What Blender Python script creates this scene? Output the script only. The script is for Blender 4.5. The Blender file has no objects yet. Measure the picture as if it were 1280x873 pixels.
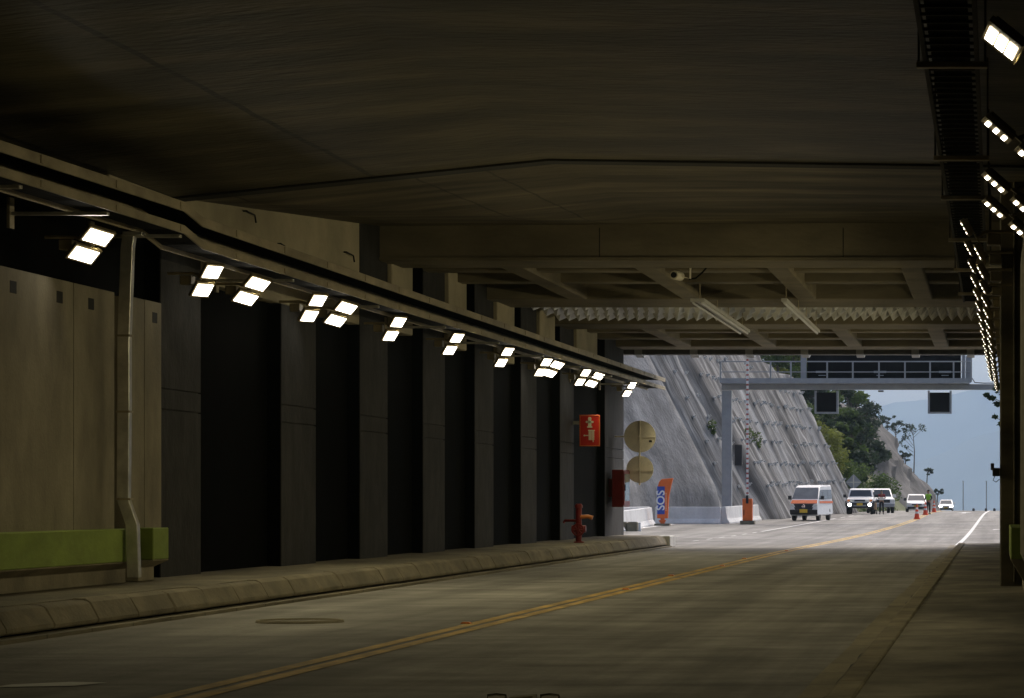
import bpy, bmesh, math, random
from mathutils import Vector, Matrix, noise as mn
random.seed(7)
S = bpy.context.scene
COL = S.collection
R = math.radians
def ss(a, b, x):
    t = min(1, max(0, (x - a) / (b - a))); return t * t * (3 - 2 * t)
def interp(tab, x):
    if x <= tab[0][0]: return tab[0][1]
    for (a, u), (b, v) in zip(tab, tab[1:]):
        if x <= b: return u + (v - u) * (x - a) / (b - a)
    return tab[-1][1]

# ------------------------------------------------------------------ materials
def mat(name, col, rough=.8, var=.25, scale=1.5, stretch=(1, 1, 1), bump=.0, metal=0, fine=12, emit=None, strength=0, stain=0, stain_col=None, spec=.5):
    m = bpy.data.materials.new(name); m.use_nodes = True
    N, L = m.node_tree.nodes, m.node_tree.links
    b = N['Principled BSDF']
    b.inputs['Roughness'].default_value = rough; b.inputs['Metallic'].default_value = metal
    b.inputs['Specular IOR Level'].default_value = spec
    tc = N.new('ShaderNodeTexCoord'); mp = N.new('ShaderNodeMapping')
    mp.inputs['Scale'].default_value = stretch
    L.new(tc.outputs['Object'], mp.inputs['Vector'])
    n1 = N.new('ShaderNodeTexNoise'); n1.inputs['Scale'].default_value = scale; n1.inputs['Detail'].default_value = 8; n1.inputs['Roughness'].default_value = .62
    L.new(mp.outputs[0], n1.inputs['Vector'])
    rp = N.new('ShaderNodeValToRGB')
    rp.color_ramp.elements[0].position = .3; rp.color_ramp.elements[1].position = .7
    rp.color_ramp.elements[0].color = [c * (1 - var) for c in col] + [1]
    rp.color_ramp.elements[1].color = [min(1, c * (1 + var)) for c in col] + [1]
    L.new(n1.outputs['Fac'], rp.inputs['Fac'])
    out = rp.outputs['Color']
    if stain:
        n2 = N.new('ShaderNodeTexNoise'); n2.inputs['Scale'].default_value = scale * .35; n2.inputs['Detail'].default_value = 5
        mp2 = N.new('ShaderNodeMapping'); mp2.inputs['Scale'].default_value = stretch; mp2.inputs['Location'].default_value = (5, 3, 9)
        L.new(tc.outputs['Object'], mp2.inputs['Vector']); L.new(mp2.outputs[0], n2.inputs['Vector'])
        r2 = N.new('ShaderNodeValToRGB'); r2.color_ramp.elements[0].position = .5; r2.color_ramp.elements[1].position = .68
        L.new(n2.outputs['Fac'], r2.inputs['Fac'])
        ml = N.new('ShaderNodeMath'); ml.operation = 'MULTIPLY'; ml.inputs[1].default_value = stain
        L.new(r2.outputs[0], ml.inputs[0])
        mx = N.new('ShaderNodeMix'); mx.data_type = 'RGBA'
        L.new(ml.outputs[0], mx.inputs['Factor']); L.new(out, mx.inputs[6])
        mx.inputs[7].default_value = list(stain_col or [c * .4 for c in col]) + [1]
        out = mx.outputs[2]
    L.new(out, b.inputs['Base Color'])
    if bump:
        n3 = N.new('ShaderNodeTexNoise'); n3.inputs['Scale'].default_value = fine; n3.inputs['Detail'].default_value = 6
        L.new(mp.outputs[0], n3.inputs['Vector'])
        bp = N.new('ShaderNodeBump'); bp.inputs['Strength'].default_value = bump; bp.inputs['Distance'].default_value = .05
        L.new(n3.outputs['Fac'], bp.inputs['Height']); L.new(bp.outputs[0], b.inputs['Normal'])
    if emit:
        b.inputs['Emission Color'].default_value = list(emit) + [1]; b.inputs['Emission Strength'].default_value = strength
    m['out'] = 1
    return m
def streaks(m, stretch, scale=1., lo=.6, hi=1.15, p0=.38, p1=.62, loc=(2, 7, 4)):
    """multiply the base colour by a stretched noise: wheel tracks, run-off, grime"""
    N, L = m.node_tree.nodes, m.node_tree.links; b = N['Principled BSDF']; src = b.inputs['Base Color'].links[0].from_socket
    tc = N.new('ShaderNodeTexCoord'); mp = N.new('ShaderNodeMapping'); mp.inputs['Scale'].default_value = stretch; mp.inputs['Location'].default_value = loc
    nz = N.new('ShaderNodeTexNoise'); nz.inputs['Scale'].default_value = scale; nz.inputs['Detail'].default_value = 6; nz.inputs['Roughness'].default_value = .6
    rp = N.new('ShaderNodeValToRGB'); rp.color_ramp.elements[0].position = p0; rp.color_ramp.elements[1].position = p1
    rp.color_ramp.elements[0].color = (lo, lo, lo, 1); rp.color_ramp.elements[1].color = (hi, hi, hi, 1)
    mx = N.new('ShaderNodeMix'); mx.data_type = 'RGBA'; mx.blend_type = 'MULTIPLY'; mx.inputs['Factor'].default_value = 1
    L.new(tc.outputs['Object'], mp.inputs['Vector']); L.new(mp.outputs[0], nz.inputs['Vector']); L.new(nz.outputs['Fac'], rp.inputs['Fac'])
    L.new(src, mx.inputs[6]); L.new(rp.outputs[0], mx.inputs[7]); L.new(mx.outputs[2], b.inputs['Base Color'])
    return m
def lines(m, axis, at, width, wob=.03, dark=.35, period=None):
    """dark cracks / joints at fixed positions along one object axis, mixed over the base colour"""
    N, L = m.node_tree.nodes, m.node_tree.links
    b = N['Principled BSDF']; src = b.inputs['Base Color'].links[0].from_socket
    tc = N.new('ShaderNodeTexCoord'); sp = N.new('ShaderNodeSeparateXYZ')
    nz = N.new('ShaderNodeTexNoise'); nz.inputs['Scale'].default_value = .9; nz.inputs['Detail'].default_value = 6
    L.new(tc.outputs['Object'], sp.inputs[0]); L.new(tc.outputs['Object'], nz.inputs['Vector'])
    def M(op, a, c, *rest):
        k = N.new('ShaderNodeMath'); k.operation = op
        for i, v in enumerate((a, c) + rest):
            if v is None: continue
            if isinstance(v, (int, float)): k.inputs[i].default_value = v
            else: L.new(v, k.inputs[i])
        return k.outputs[0]
    x = M('ADD', sp.outputs[axis], M('MULTIPLY', M('SUBTRACT', nz.outputs['Fac'], .5), wob * 4))
    acc = None
    if period:
        x = M('PINGPONG', M('ADD', x, at[0]), period / 2); at = [0]
    for a in at:
        d = M('LESS_THAN', M('ABSOLUTE', M('SUBTRACT', x, a), None), width)
        acc = d if acc is None else M('MAXIMUM', acc, d)
    n2 = N.new('ShaderNodeTexNoise'); n2.inputs['Scale'].default_value = .5; L.new(tc.outputs['Object'], n2.inputs['Vector'])
    f = M('MULTIPLY', acc, M('MULTIPLY', n2.outputs['Fac'], 2.3))
    mx = N.new('ShaderNodeMix'); mx.data_type = 'RGBA'; mx.blend_type = 'MULTIPLY'
    L.new(f, mx.inputs['Factor']); L.new(src, mx.inputs[6]); mx.inputs[7].default_value = (dark, dark, dark, 1)
    L.new(mx.outputs[2], b.inputs['Base Color'])
    return m

WARM = (1.0, .86, .50)
M = {}
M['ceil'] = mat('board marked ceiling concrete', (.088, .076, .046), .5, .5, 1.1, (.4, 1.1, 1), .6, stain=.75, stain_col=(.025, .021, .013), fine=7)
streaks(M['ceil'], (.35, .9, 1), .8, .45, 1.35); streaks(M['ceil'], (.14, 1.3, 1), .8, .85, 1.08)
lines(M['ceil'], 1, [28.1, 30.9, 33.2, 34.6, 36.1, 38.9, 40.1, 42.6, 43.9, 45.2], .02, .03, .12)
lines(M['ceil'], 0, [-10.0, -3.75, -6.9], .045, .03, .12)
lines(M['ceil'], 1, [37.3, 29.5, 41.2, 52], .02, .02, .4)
M['ceil2'] = mat('ceiling concrete patchy', (.125, .107, .066), .7, .4, .8, (.25, 1.4, 1), .4, stain=.6, fine=9)
streaks(M['ceil2'], (.4, 1., 1), .8, .5, 1.3); streaks(M['ceil2'], (.15, 1.7, 1), 1.1, .75, 1.15)
lines(M['ceil2'], 1, [48.2, 50.1, 53.7, 56.3, 58.9], .02, .04, .2)
lines(M['ceil2'], 0, [-8.6, -3.3, -2.15, -6.2], .025, .03, .4)
M['beam'] = mat('beam concrete', (.21, .182, .122), .8, .3, 1.2, (.5, .5, 1.2), .3, stain=.5, fine=10)
M['upper'] = mat('pale infill concrete', (.46, .41, .29), .85, .22, 1.0, (1, .6, .8), .3, stain=.4, fine=10)
M['pillar'] = mat('dark grey pillar paint', (.021, .0205, .0205), .85, .45, 2.2, (1, 1, .7), .2, stain=.5, stain_col=(.028, .027, .026), fine=14)
streaks(M['pillar'], (2.2, 2.2, .9), 1.3, .7, 1.35)
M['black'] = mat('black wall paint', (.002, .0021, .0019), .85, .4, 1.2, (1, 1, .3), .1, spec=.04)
M['panel'] = mat('precast wall panel', (.27, .238, .168), .85, .25, .9, (1, 1, .8), .2, stain=.45, stain_col=(.10, .086, .06), fine=20)
streaks(M['panel'], (1.3, 1.3, .6), 1., .82, 1.1)
M['hole'] = mat('pocket and gap dark', (.02, .02, .018), .9)  # near-black, painted in for the shade inside pockets and gaps
M['green'] = mat('worn green paint', (.24, .32, .065), .75, .22, 2.5, (1, .5, 1), .15, stain=.35, stain_col=(.15, .21, .035))
M['walk'] = mat('pavement concrete', (.20, .178, .122), .85, .3, 1.6, (1, .4, 1), .3, stain=.6, fine=16)
lines(M['walk'], 1, [0], .02, .03, .35, period=1.7)
M['walkr'] = mat('pavement slabs dirty', (.20, .185, .145), .85, .4, 1.3, (.9, .7, 1), .3, stain=.6, fine=14)
lines(M['walkr'], 1, [.4], .015, .03, .5, period=2.5)
streaks(M['walkr'], (.8, .35, 1), 1., .65, 1.2)
M['kerb'] = mat('kerb stone concrete', (.20, .175, .118), .85, .35, 2.2, (1, .6, 1), .35, stain=.5, fine=16)
M['road'] = mat('road concrete', (.25, .242, .222), .72, .34, 1.1, (.55, .9, 1), .5, stain=.6, stain_col=(.145, .138, .12), fine=18, spec=.28)
streaks(M['road'], (1.1, .025, 1), 1., .68, 1.12); streaks(M['road'], (.35, .22, 1), 1.2, .8, 1.1, loc=(9, 1, 2))
lines(M['road'], 1, [1.5], .03, .02, .45, period=4.5)
M['yellow'] = mat('worn yellow line', (.56, .37, .10), .7, .25, 3, bump=.2, stain=.7, stain_col=(.30, .25, .15))
streaks(M['yellow'], (2.5, .5, 1), 1.5, .6, 1.1)
M['white'] = mat('worn white line', (.72, .72, .70), .7, .15, 3, bump=.2, stain=.5, stain_col=(.45, .44, .42))
M['galv'] = mat('galvanised steel', (.60, .58, .52), .32, .25, 4, metal=.6, bump=.1, stain=.3)
M['tray'] = mat('dusty tray steel', (.40, .345, .235), .6, .3, 2.5, (1, .4, 1), .15, metal=.25, stain=.5)
M['trayR'] = mat('dark ladder steel', (.028, .025, .02), .8, .3, 2.5)
M['trayD'] = mat('black cable and tray shade', (.012, .012, .011), .9, .4, 6, (1, .1, 1), .5, spec=.1)  # cable black, also painted on tray plates as their unlit underside
M['grey'] = mat('grey painted steel', (.30, .315, .335), .5, .12, 2, bump=.05)
M['louvre'] = mat('pale sheet metal', (.62, .62, .61), .45, .12, 3)
M['darkgrey'] = mat('dark grey metal', (.06, .062, .065), .55, .3, 3)
M['vms'] = mat('black sign casing', (.006, .0065, .0075), .6, .3, 2, spec=.1)
M['housing'] = mat('floodlight casing', (.30, .25, .15), .5, .2, 6, metal=.3)
M['led'] = mat('lit panel', (.9, .88, .8), .4, .02, emit=(1, .93, .78), strength=7)
M['ledr'] = mat('lit led strip', (.9, .88, .8), .4, .02, emit=(1, .93, .78), strength=8)
M['ledn'] = M['ledr']
M['red'] = mat('red enamel', (.20, .010, .010), .45, .15, 4)
M['redsign'] = mat('red sign face', (.62, .022, .012), .5, .1, 4)
M['symbol'] = mat('cream symbol', (.85, .80, .62), .6, .06)
M['glass'] = mat('dark glass', (.03, .035, .04), .08, .1)
M['glassp'] = mat('pale door glass', (.30, .33, .30), .1, .2)
M['orange'] = mat('orange paint', (.78, .15, .02), .45, .1, 4)
M['boomred'] = mat('faded red boom stripe', (.42, .09, .07), .5, .1, 4)
M['blue'] = mat('blue panel', (.025, .07, .42), .45, .1, 4)
M['whitep'] = mat('white enamel', (.80, .80, .80), .4, .05)
M['beige'] = mat('beige sign back', (.86, .81, .68), .6, .12, 3)
M['barrier'] = mat('whitewashed concrete', (.66, .67, .67), .8, .14, 1.8, (1, 1, .6), .25, stain=.45, stain_col=(.40, .41, .40))
M['shot'] = mat('sprayed concrete', (.225, .23, .234), .9, .6, .9, (.05, 1.5, .07), 1.0, stain=.9, stain_col=(.045, .045, .045), fine=5)
M['shotA'] = mat('smooth sprayed concrete', (.236, .24, .243), .9, .35, .9, (.8, 1, .7), 1.0, stain=.4, stain_col=(.16, .16, .16), fine=6)
streaks(M['shot'], (.1, 2.2, .10), 1., .5, 1.25); streaks(M['shot'], (.5, .6, .5), 1., .75, 1.15)
streaks(M['shotA'], (.5, .9, .35), 1., .7, 1.12)
M['cap'] = mat('anchor plate', (.5, .5, .49), .7, .2, 6)
M['rock'] = mat('grey rock', (.105, .103, .10), .95, .6, .35, (1, 1, .6), 1.0, stain=.8, stain_col=(.065, .065, .062), fine=3)
M['soil'] = mat('grassy soil', (.085, .10, .035), .95, .45, .5, bump=.5, stain=.5, stain_col=(.12, .09, .05), fine=3)
M['land'] = mat('valley land', (.07, .09, .05), .95, .4, .01)
M['mount'] = mat('wooded mountain', (.035, .055, .045), .95, .45, .003, bump=.0)
M['bark'] = mat('bark', (.10, .085, .065), .9, .3, 6)
M['leafD'] = mat('dark green leaves', (.030, .052, .024), .75, .5, 1.2)
M['leafM'] = mat('mid green leaves', (.075, .12, .03), .75, .45, 1.2)
M['leafY'] = mat('yellow green leaves', (.17, .20, .04), .75, .4, 1.2)
M['leafS'] = mat('blue green leaves', (.045, .07, .045), .75, .4, 1.2)
for q in ('leafD', 'leafM', 'leafY', 'leafS'):
    N, L = M[q].node_tree.nodes, M[q].node_tree.links; pb = N['Principled BSDF']; tl = N.new('ShaderNodeBsdfTranslucent'); ms = N.new('ShaderNodeMixShader'); ms.inputs[0].default_value = .4
    L.new(pb.inputs['Base Color'].links[0].from_socket, tl.inputs['Color']); L.new(pb.outputs[0], ms.inputs[1]); L.new(tl.outputs[0], ms.inputs[2]); L.new(ms.outputs[0], N['Material Output'].inputs['Surface'])
M['car'] = mat('white car paint', (.80, .80, .80), .25, .03)
M['teal'] = mat('teal car paint', (.05, .34, .30), .3, .05)
M['black_pl'] = mat('black plastic', (.018, .018, .02), .5, .2)
M['tyre'] = mat('tyre rubber', (.018, .018, .018), .8, .2)
M['rim'] = mat('wheel rim', (.45, .45, .45), .35, .1, metal=.8)
M['screen'] = mat('windscreen glass', (.045, .055, .07), .06, .1)
M['screen_sky'] = mat('windscreen with painted sky sheen', (.13, .145, .16), .08, .25, 2)  # sky reflection painted in as a paler base colour
M['lamp'] = mat('clear headlamp', (.75, .75, .72), .15, .05)
M['lit'] = mat('lit headlamp', (1, 1, .95), .2, .01, emit=(1, .97, .9), strength=14)
M['amber'] = mat('amber lamp', (.75, .25, .06), .3, .1)
M['plate'] = mat('yellow number plate', (.80, .52, .04), .5, .05)
M['chrome'] = mat('chrome', (.75, .75, .76), .15, .03, metal=1)
M['cone'] = mat('orange cone rubber', (.80, .085, .02), .5, .08)
M['reflect'] = mat('reflective band', (.82, .82, .82), .4, .04)
M['skin'] = mat('brown skin', (.28, .15, .09), .6, .08)
M['shirt'] = mat('dark red shirt', (.27, .014, .022), .85, .15, 8)
M['vest'] = mat('green high visibility vest', (.28, .62, .03), .7, .1, 8)
M['navy'] = mat('dark trousers', (.018, .02, .028), .85, .2, 8)
M['hair'] = mat('black hair', (.012, .011, .01), .7, .2, 20)
M['sleeve'] = mat('dark uniform', (.02, .026, .022), .85, .2, 8)
M['paper'] = mat('pale papers', (.72, .66, .55), .7, .05)
M['tan'] = mat('tan box', (.62, .40, .22), .7, .1)
M['grass'] = mat('grass blades', (.09, .14, .03), .8, .4, 3)

# ------------------------------------------------------------------ mesh builder
class MB:
    def __init__(s): s.v = []; s.f = []; s.m = []
    def add(s, vs, fs, mi=0):
        o = len(s.v); s.v += [tuple(v) for v in vs]; s.f += [tuple(i + o for i in f) for f in fs]; s.m += [mi] * len(fs); return s
    def box(s, x0, x1, y0, y1, z0, z1, mi=0):
        return s.add([(x0, y0, z0), (x1, y0, z0), (x1, y1, z0), (x0, y1, z0), (x0, y0, z1), (x1, y0, z1), (x1, y1, z1), (x0, y1, z1)],
                     [(0, 3, 2, 1), (4, 5, 6, 7), (0, 1, 5, 4), (1, 2, 6, 5), (2, 3, 7, 6), (3, 0, 4, 7)], mi)
    def obox(s, c, u, v, n, hu, hv, hn, mi=0):
        c, u, v, n = Vector(c), Vector(u).normalized(), Vector(v).normalized(), Vector(n).normalized()
        P = [c + u * a * hu + v * b * hv + n * d * hn for d in (-1, 1) for a, b in ((-1, -1), (1, -1), (1, 1), (-1, 1))]
        return s.add(P, [(0, 3, 2, 1), (4, 5, 6, 7), (0, 1, 5, 4), (1, 2, 6, 5), (2, 3, 7, 6), (3, 0, 4, 7)], mi)
    def prism(s, prof, axis, a, b, mi=0):
        """closed 2D profile swept from a to b along an axis (0: prof=(y,z), 1: prof=(x,z), 2: prof=(x,y))"""
        n = len(prof); mk = {0: lambda t, p: (t, p[0], p[1]), 1: lambda t, p: (p[0], t, p[1]), 2: lambda t, p: (p[0], p[1], t)}[axis]
        return s.add([mk(a, p) for p in prof] + [mk(b, p) for p in prof],
                     [tuple(range(n))[::-1], tuple(range(n, 2 * n))] + [(i, (i + 1) % n, n + (i + 1) % n, n + i) for i in range(n)], mi)
    def loft(s, rings, cap=True, mi=0):
        n = len(rings[0]); V = [p for r in rings for p in r]; F = []
        for k in range(len(rings) - 1):
            for i in range(n):
                j = (i + 1) % n; F.append((k * n + i, k * n + j, (k + 1) * n + j, (k + 1) * n + i))
        if cap: F += [tuple(range(n))[::-1], tuple(range((len(rings) - 1) * n, len(rings) * n))]
        return s.add(V, F, mi)
    def tube(s, path, r, n=8, mi=0):
        path = [Vector(p) for p in path]; rs = r if isinstance(r, (list, tuple)) else [r] * len(path); rings = []
        for i, p in enumerate(path):
            d = (path[min(i + 1, len(path) - 1)] - path[max(i - 1, 0)]).normalized()
            a = d.cross(Vector((0, 0, 1)) if abs(d.z) < .9 else Vector((1, 0, 0))).normalized(); b = d.cross(a)
            rings.append([p + (a * math.cos(2 * math.pi * k / n) + b * math.sin(2 * math.pi * k / n)) * rs[i] for k in range(n)])
        return s.loft(rings, True, mi)
    def lathe(s, c, prof, n=16, axis=(0, 0, 1), mi=0):
        c, ax = Vector(c), Vector(axis).normalized()
        a = ax.cross(Vector((1, 0, 0)) if abs(ax.x) < .9 else Vector((0, 1, 0))).normalized(); b = ax.cross(a)
        return s.loft([[c + ax * h + (a * math.cos(2 * math.pi * k / n) + b * math.sin(2 * math.pi * k / n)) * max(r, .001) for k in range(n)] for r, h in prof], True, mi)
    def torus(s, c, axis, R0, r, n=16, k=6, mi=0):
        c, ax = Vector(c), Vector(axis).normalized(); a = ax.cross(Vector((1, 0, 0)) if abs(ax.x) < .9 else Vector((0, 1, 0))).normalized(); b = ax.cross(a)
        V = []; F = []
        for i in range(n):
            d = a * math.cos(2 * math.pi * i / n) + b * math.sin(2 * math.pi * i / n)
            for j in range(k): V.append(c + d * (R0 + r * math.cos(2 * math.pi * j / k)) + ax * r * math.sin(2 * math.pi * j / k))
        for i in range(n):
            for j in range(k): F.append((i * k + j, ((i + 1) % n) * k + j, ((i + 1) % n) * k + (j + 1) % k, i * k + (j + 1) % k))
        return s.add(V, F, mi)
    def build(s, name, mats, parent=None, bevel=0, smooth=False, origin=None, seg=1, local=False):
        mats = mats if isinstance(mats, (list, tuple)) else [mats]
        me = bpy.data.meshes.new(name); o = bpy.data.objects.new(name, me); COL.objects.link(o)
        xs = list(zip(*s.v))
        if parent is not None: off = Vector((0, 0, 0)) if local else wloc(parent); o.parent = parent
        else:
            off = Vector(origin) if origin is not None else Vector(((min(xs[0]) + max(xs[0])) / 2, (min(xs[1]) + max(xs[1])) / 2, min(xs[2])))
            if local: off = Vector((0, 0, 0))
            o.location = off
        me.from_pydata([tuple(Vector(v) - off) for v in s.v], [], s.f)
        for m in mats: me.materials.append(m)
        me.polygons.foreach_set('material_index', s.m)
        bm = bmesh.new(); bm.from_mesh(me); bmesh.ops.recalc_face_normals(bm, faces=bm.faces)
        if any(e.is_boundary for e in bm.edges) and sum(f.normal.z * f.calc_area() for f in bm.faces) < 0 and (max(xs[2]) - min(xs[2]) < .02 or name in ('road', 'ground', 'hill', 'sprayed_slope', 'rock_cliff', 'mountain', 'yellow_line', 'white_line')):
            bmesh.ops.reverse_faces(bm, faces=bm.faces)   # open sheets face up
        bm.to_mesh(me); bm.free()
        if smooth:
            me.polygons.foreach_set('use_smooth', [True] * len(me.polygons)); me.set_sharp_from_angle(angle=R(40))
        if bevel:
            b = o.modifiers.new('edge', 'BEVEL'); b.width = bevel; b.segments = seg; b.limit_method = 'ANGLE'; b.angle_limit = R(40)
        me.update()
        return o
def wloc(o):
    v = Vector((0, 0, 0))
    while o is not None: v = v + o.location; o = o.parent
    return v
def tag(o, label, cat, group=None):
    o['label'] = label; o['category'] = cat
    if group: o['group'] = group
    return o
def struct(o): o['kind'] = 'structure'; return o
def thing(name, label, cat, loc=(0, 0, 0), rz=0, group=None):
    o = bpy.data.objects.new(name, None); COL.objects.link(o); o.location = loc; o.rotation_euler = (0, 0, rz); o.empty_display_size = .2
    return tag(o, label, cat, group)
def dup(root, loc=None, rz=None, label=None):
    r = root.copy(); COL.objects.link(r)
    if loc is not None: r.location = loc
    if rz is not None: r.rotation_euler = (0, 0, rz)
    if label: r['label'] = label
    for ch in list(root.children):
        c = ch.copy(); COL.objects.link(c); c.parent = r
        for g in list(ch.children):
            d = g.copy(); COL.objects.link(d); d.parent = c
    return r
ORD = 'first second third fourth fifth sixth seventh eighth ninth tenth eleventh twelfth thirteenth fourteenth fifteenth sixteenth seventeenth eighteenth nineteenth twentieth'.split()

# ------------------------------------------------------------------ camera  (24 m long lens view down the tunnel, eye height 1.6 m, standing on the kerb side)
cam = bpy.data.cameras.new('camera'); co = bpy.data.objects.new('camera', cam); COL.objects.link(co)
cam.sensor_width = 36; cam.sensor_fit = 'HORIZONTAL'; cam.lens = 103.8; cam.clip_end = 30000; cam.clip_start = .1
co.location = (0, 0, 1.6); co.rotation_euler = (R(90), 0, 0); S.camera = co
cam.shift_x = -605 / 1280; cam.shift_y = 188.5 / 1280   # the photograph is an off-centre crop: its vanishing point lies far to the side, verticals stay vertical

# ------------------------------------------------------------------ heights of the road
def gz(y):
    if y <= 110: return 0.
    if y <= 255: return .6 * ss(110, 230, y)
    t = min(y, 855) - 255; z = .6 - 5e-5 * t * t
    if y > 855: z -= .06 * (y - 855)
    return max(z, -90)
def yellow_x(y): return -6.6 + 1.65 * ss(80, 190, y)
def right_x(y): return -1.4 + (.0046 * (y - 100) if y > 100 else 0)
FOOT = [(100, -30), (120, -27), (150, -22.6), (165.6, -19.7), (172, -15.9), (185, -13.2), (205, -11.8), (236, -10.3), (300, -7.5), (345, -6)]
def foot(y): return interp(FOOT, y)

# ------------------------------------------------------------------ setting: ground, road, pavements
def sheet(name, xs, ys, zf, m):
    b = MB(); n = len(xs)
    b.add([(x, y, zf(x, y)) for y in ys for x in xs], [(j * n + i, j * n + i + 1, (j + 1) * n + i + 1, (j + 1) * n + i) for j in range(len(ys) - 1) for i in range(n - 1)])
    return struct(b.build(name, m, smooth=True, origin=(0, 0, 0)))
gx = [-5000, -1800, -600, -200, -80, -40, -30, -20, -14, -8, -4, 0, 3, 6, 10, 16, 30, 60, 150, 500, 1800, 5000]
gy = list(range(-100, 110, 30)) + list(range(110, 470, 12)) + [500, 560, 640, 740, 855, 1000, 1300, 1700, 2400, 3500, 5000, 7000, 9400, 11000]
sheet('ground', gx, gy, lambda x, y: max(-92, gz(y) - .06 - (max(0, x - 5) * .35 if y > 60 else 0)), M['land'])
ry = [-40 + 4 * i for i in range(36)] + [104 + 3 * i for i in range(120)] + [470 + 20 * i for i in range(20)]
def road_left(y): return -11.3 if y < 100.5 else (foot(y) - 2.5 if y < 345 else -9.5)
b = MB(); V = []
for y in ry:
    l, r_ = road_left(y), (-1.05 if y < 102 else right_x(y) + 4.0)
    for k in range(9): V.append((l + (r_ - l) * k / 8, y, gz(y)))
b.add(V, [(j * 9 + i, j * 9 + i + 1, (j + 1) * 9 + i + 1, (j + 1) * 9 + i) for j in range(len(ry) - 1) for i in range(8)])
struct(b.build('road', M['road'], smooth=True, origin=(0, 0, 0)))
def ribbon(name, fx, w, y0, y1, m, dash=None, step=2.):
    b = MB(); y = y0
    while y < y1 - .01:
        ye = min(y + (dash[0] if dash else 1e9), y1); n = max(1, int((ye - y) / step)); V = []
        for k in range(n + 1):
            t = y + (ye - y) * k / n; c = fx(t); V += [(c - w / 2, t, gz(t) + .006), (c + w / 2, t, gz(t) + .006)]
        b.add(V, [(2 * k, 2 * k + 1, 2 * k + 3, 2 * k + 2) for k in range(n)])
        y = ye + (dash[1] if dash else 0)
    return struct(b.build(name, m, origin=(0, 0, 0)))
ribbon('yellow_line', lambda y: yellow_x(y) - .13, .17, 5, 330, M['yellow'])
ribbon('yellow_line', lambda y: yellow_x(y) + .13, .17, 5, 330, M['yellow'])
ribbon('white_line', lambda y: right_x(y) + .02, .17, 103, 420, M['white'])
lx = lambda y: interp([(112, -11.75), (125, -11.45), (183, -10.2), (230, -8.9), (330, -5.5)], y)
ribbon('white_line', lx, .10, 114, 140, M['white'], (1.8, 2.6))
ribbon('white_line', lx, .16, 140, 186, M['white'])
ribbon('white_line', lx, .12, 190, 330, M['white'], (4, 3))
ribbon('white_line', lambda y: -18.1 + .25 * ss(145, 170, y), .3, 141, 164, M['white'])
b = MB()
for k in range(14):
    a0, a1 = R(18 + k * 8), R(26 + k * 8)
    def ap(a, r): return (1.6 + r * math.cos(a) * 1.0 - 1.0, 137 + r * 9 * math.sin(a), gz(137 + r * 9 * math.sin(a)) + .006)
    b.add([ap(a0, 1.1), ap(a0, 1.22), ap(a1, 1.22), ap(a1, 1.1)], [(0, 1, 2, 3)])
struct(b.build('white_line', M['white'], origin=(0, 0, 0)))
b = MB(); b.add([(-8.55, 25.1, .007), (-7.9, 25.3, .007), (-7.75, 25.75, .007), (-8.1, 25.85, .007), (-8.5, 25.5, .007)], [(0, 1, 2, 3, 4)])
struct(b.build('paint_patch', M['white'], origin=(0, 0, 0)))
b = MB()   # direction arrow far up the lane
b.add([(x, y, gz(y) + .006) for x, y in ((-2.6, 222), (-2.3, 222), (-2.3, 229), (-2.6, 229), (-3.1, 228), (-1.8, 228), (-2.45, 236))], [(0, 1, 2, 3), (4, 5, 6)])
struct(b.build('white_arrow', M['white'], origin=(0, 0, 0)))

# left pavement with its overhanging kerb stones
b = MB(); b.prism([(-13.2, .05), (-11.44, .05), (-11.44, .372), (-13.2, .405)], 1, -40, 101)
struct(b.build('pavement', M['walk'], origin=(0, 0, 0)))
b = MB(); y = -40.
while y < 99.5:
    e = min(y + 1.7, 99.6); q = [random.uniform(-.012, .012) for _ in range(3)]
    b.prism([(-11.435, .375 + q[0]), (-11.27 + q[1], .37 + q[0]), (-11.2 + q[1], .335), (-11.08 + q[2], .13), (-11.09 + q[2], .075), (-11.435, .075)], 1, y + .012, e - .012)
    y = e
struct(b.build('kerb', M['kerb'], bevel=.02, origin=(0, 0, 0)))
b = MB(); b.box(-11.43, -11.24, -40, 99.4, 0.0, .07); b.box(-11.4, -10.93, -40, 99.6, -.05, .045, 1)  # first box paints the shaded gap under the kerb overhang black
struct(b.build('kerb_footing', [M['hole'], M['walk']], origin=(0, 0, 0)))
b = MB(); b.prism([(-13.0, .0), (-11.02, .0), (-11.02, .36), (-13., .38)], 1, 101.02, 101.5)
b.prism([(-11.44, .0), (-11.0, .0), (-11.0, .38), (-11.44, .38)], 1, 99.62, 101.0)
struct(b.build('kerb_end', M['barrier'], bevel=.02, origin=(0, 0, 0)))
# right pavement, nearly flush, gutter strip beside it
b = MB(); b.prism([(-1.28, -.1), (.95, -.1), (.95, .15), (-1.24, .12)], 1, -40, 100)
struct(b.build('pavement', M['walkr'], bevel=.03, origin=(0, 0, 0)))
b = MB(); V = []
for k in range(60):
    y = -20 + k * 2.1; V += [(-1.62 + random.uniform(-.03, .03), y, .004), (-1.25, y, .008)]
b.add(V, [(2 * k, 2 * k + 1, 2 * k + 3, 2 * k + 2) for k in range(59)])
struct(b.build('gutter', M['walk'], origin=(0, 0, 0)))
b = MB(); V = []
for k in range(150):
    y = 8 + k * .6; q = random.uniform(-.02, .02); V += [(-1.36 + q - random.uniform(0, .03), y, .012), (-1.275, y, .012)]
b.add(V, [(2 * k, 2 * k + 1, 2 * k + 3, 2 * k + 2) for k in range(149)])
struct(b.build('kerb_crack', M['hole'], origin=(0, 0, 0)))
b = MB(); y = -20.
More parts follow.
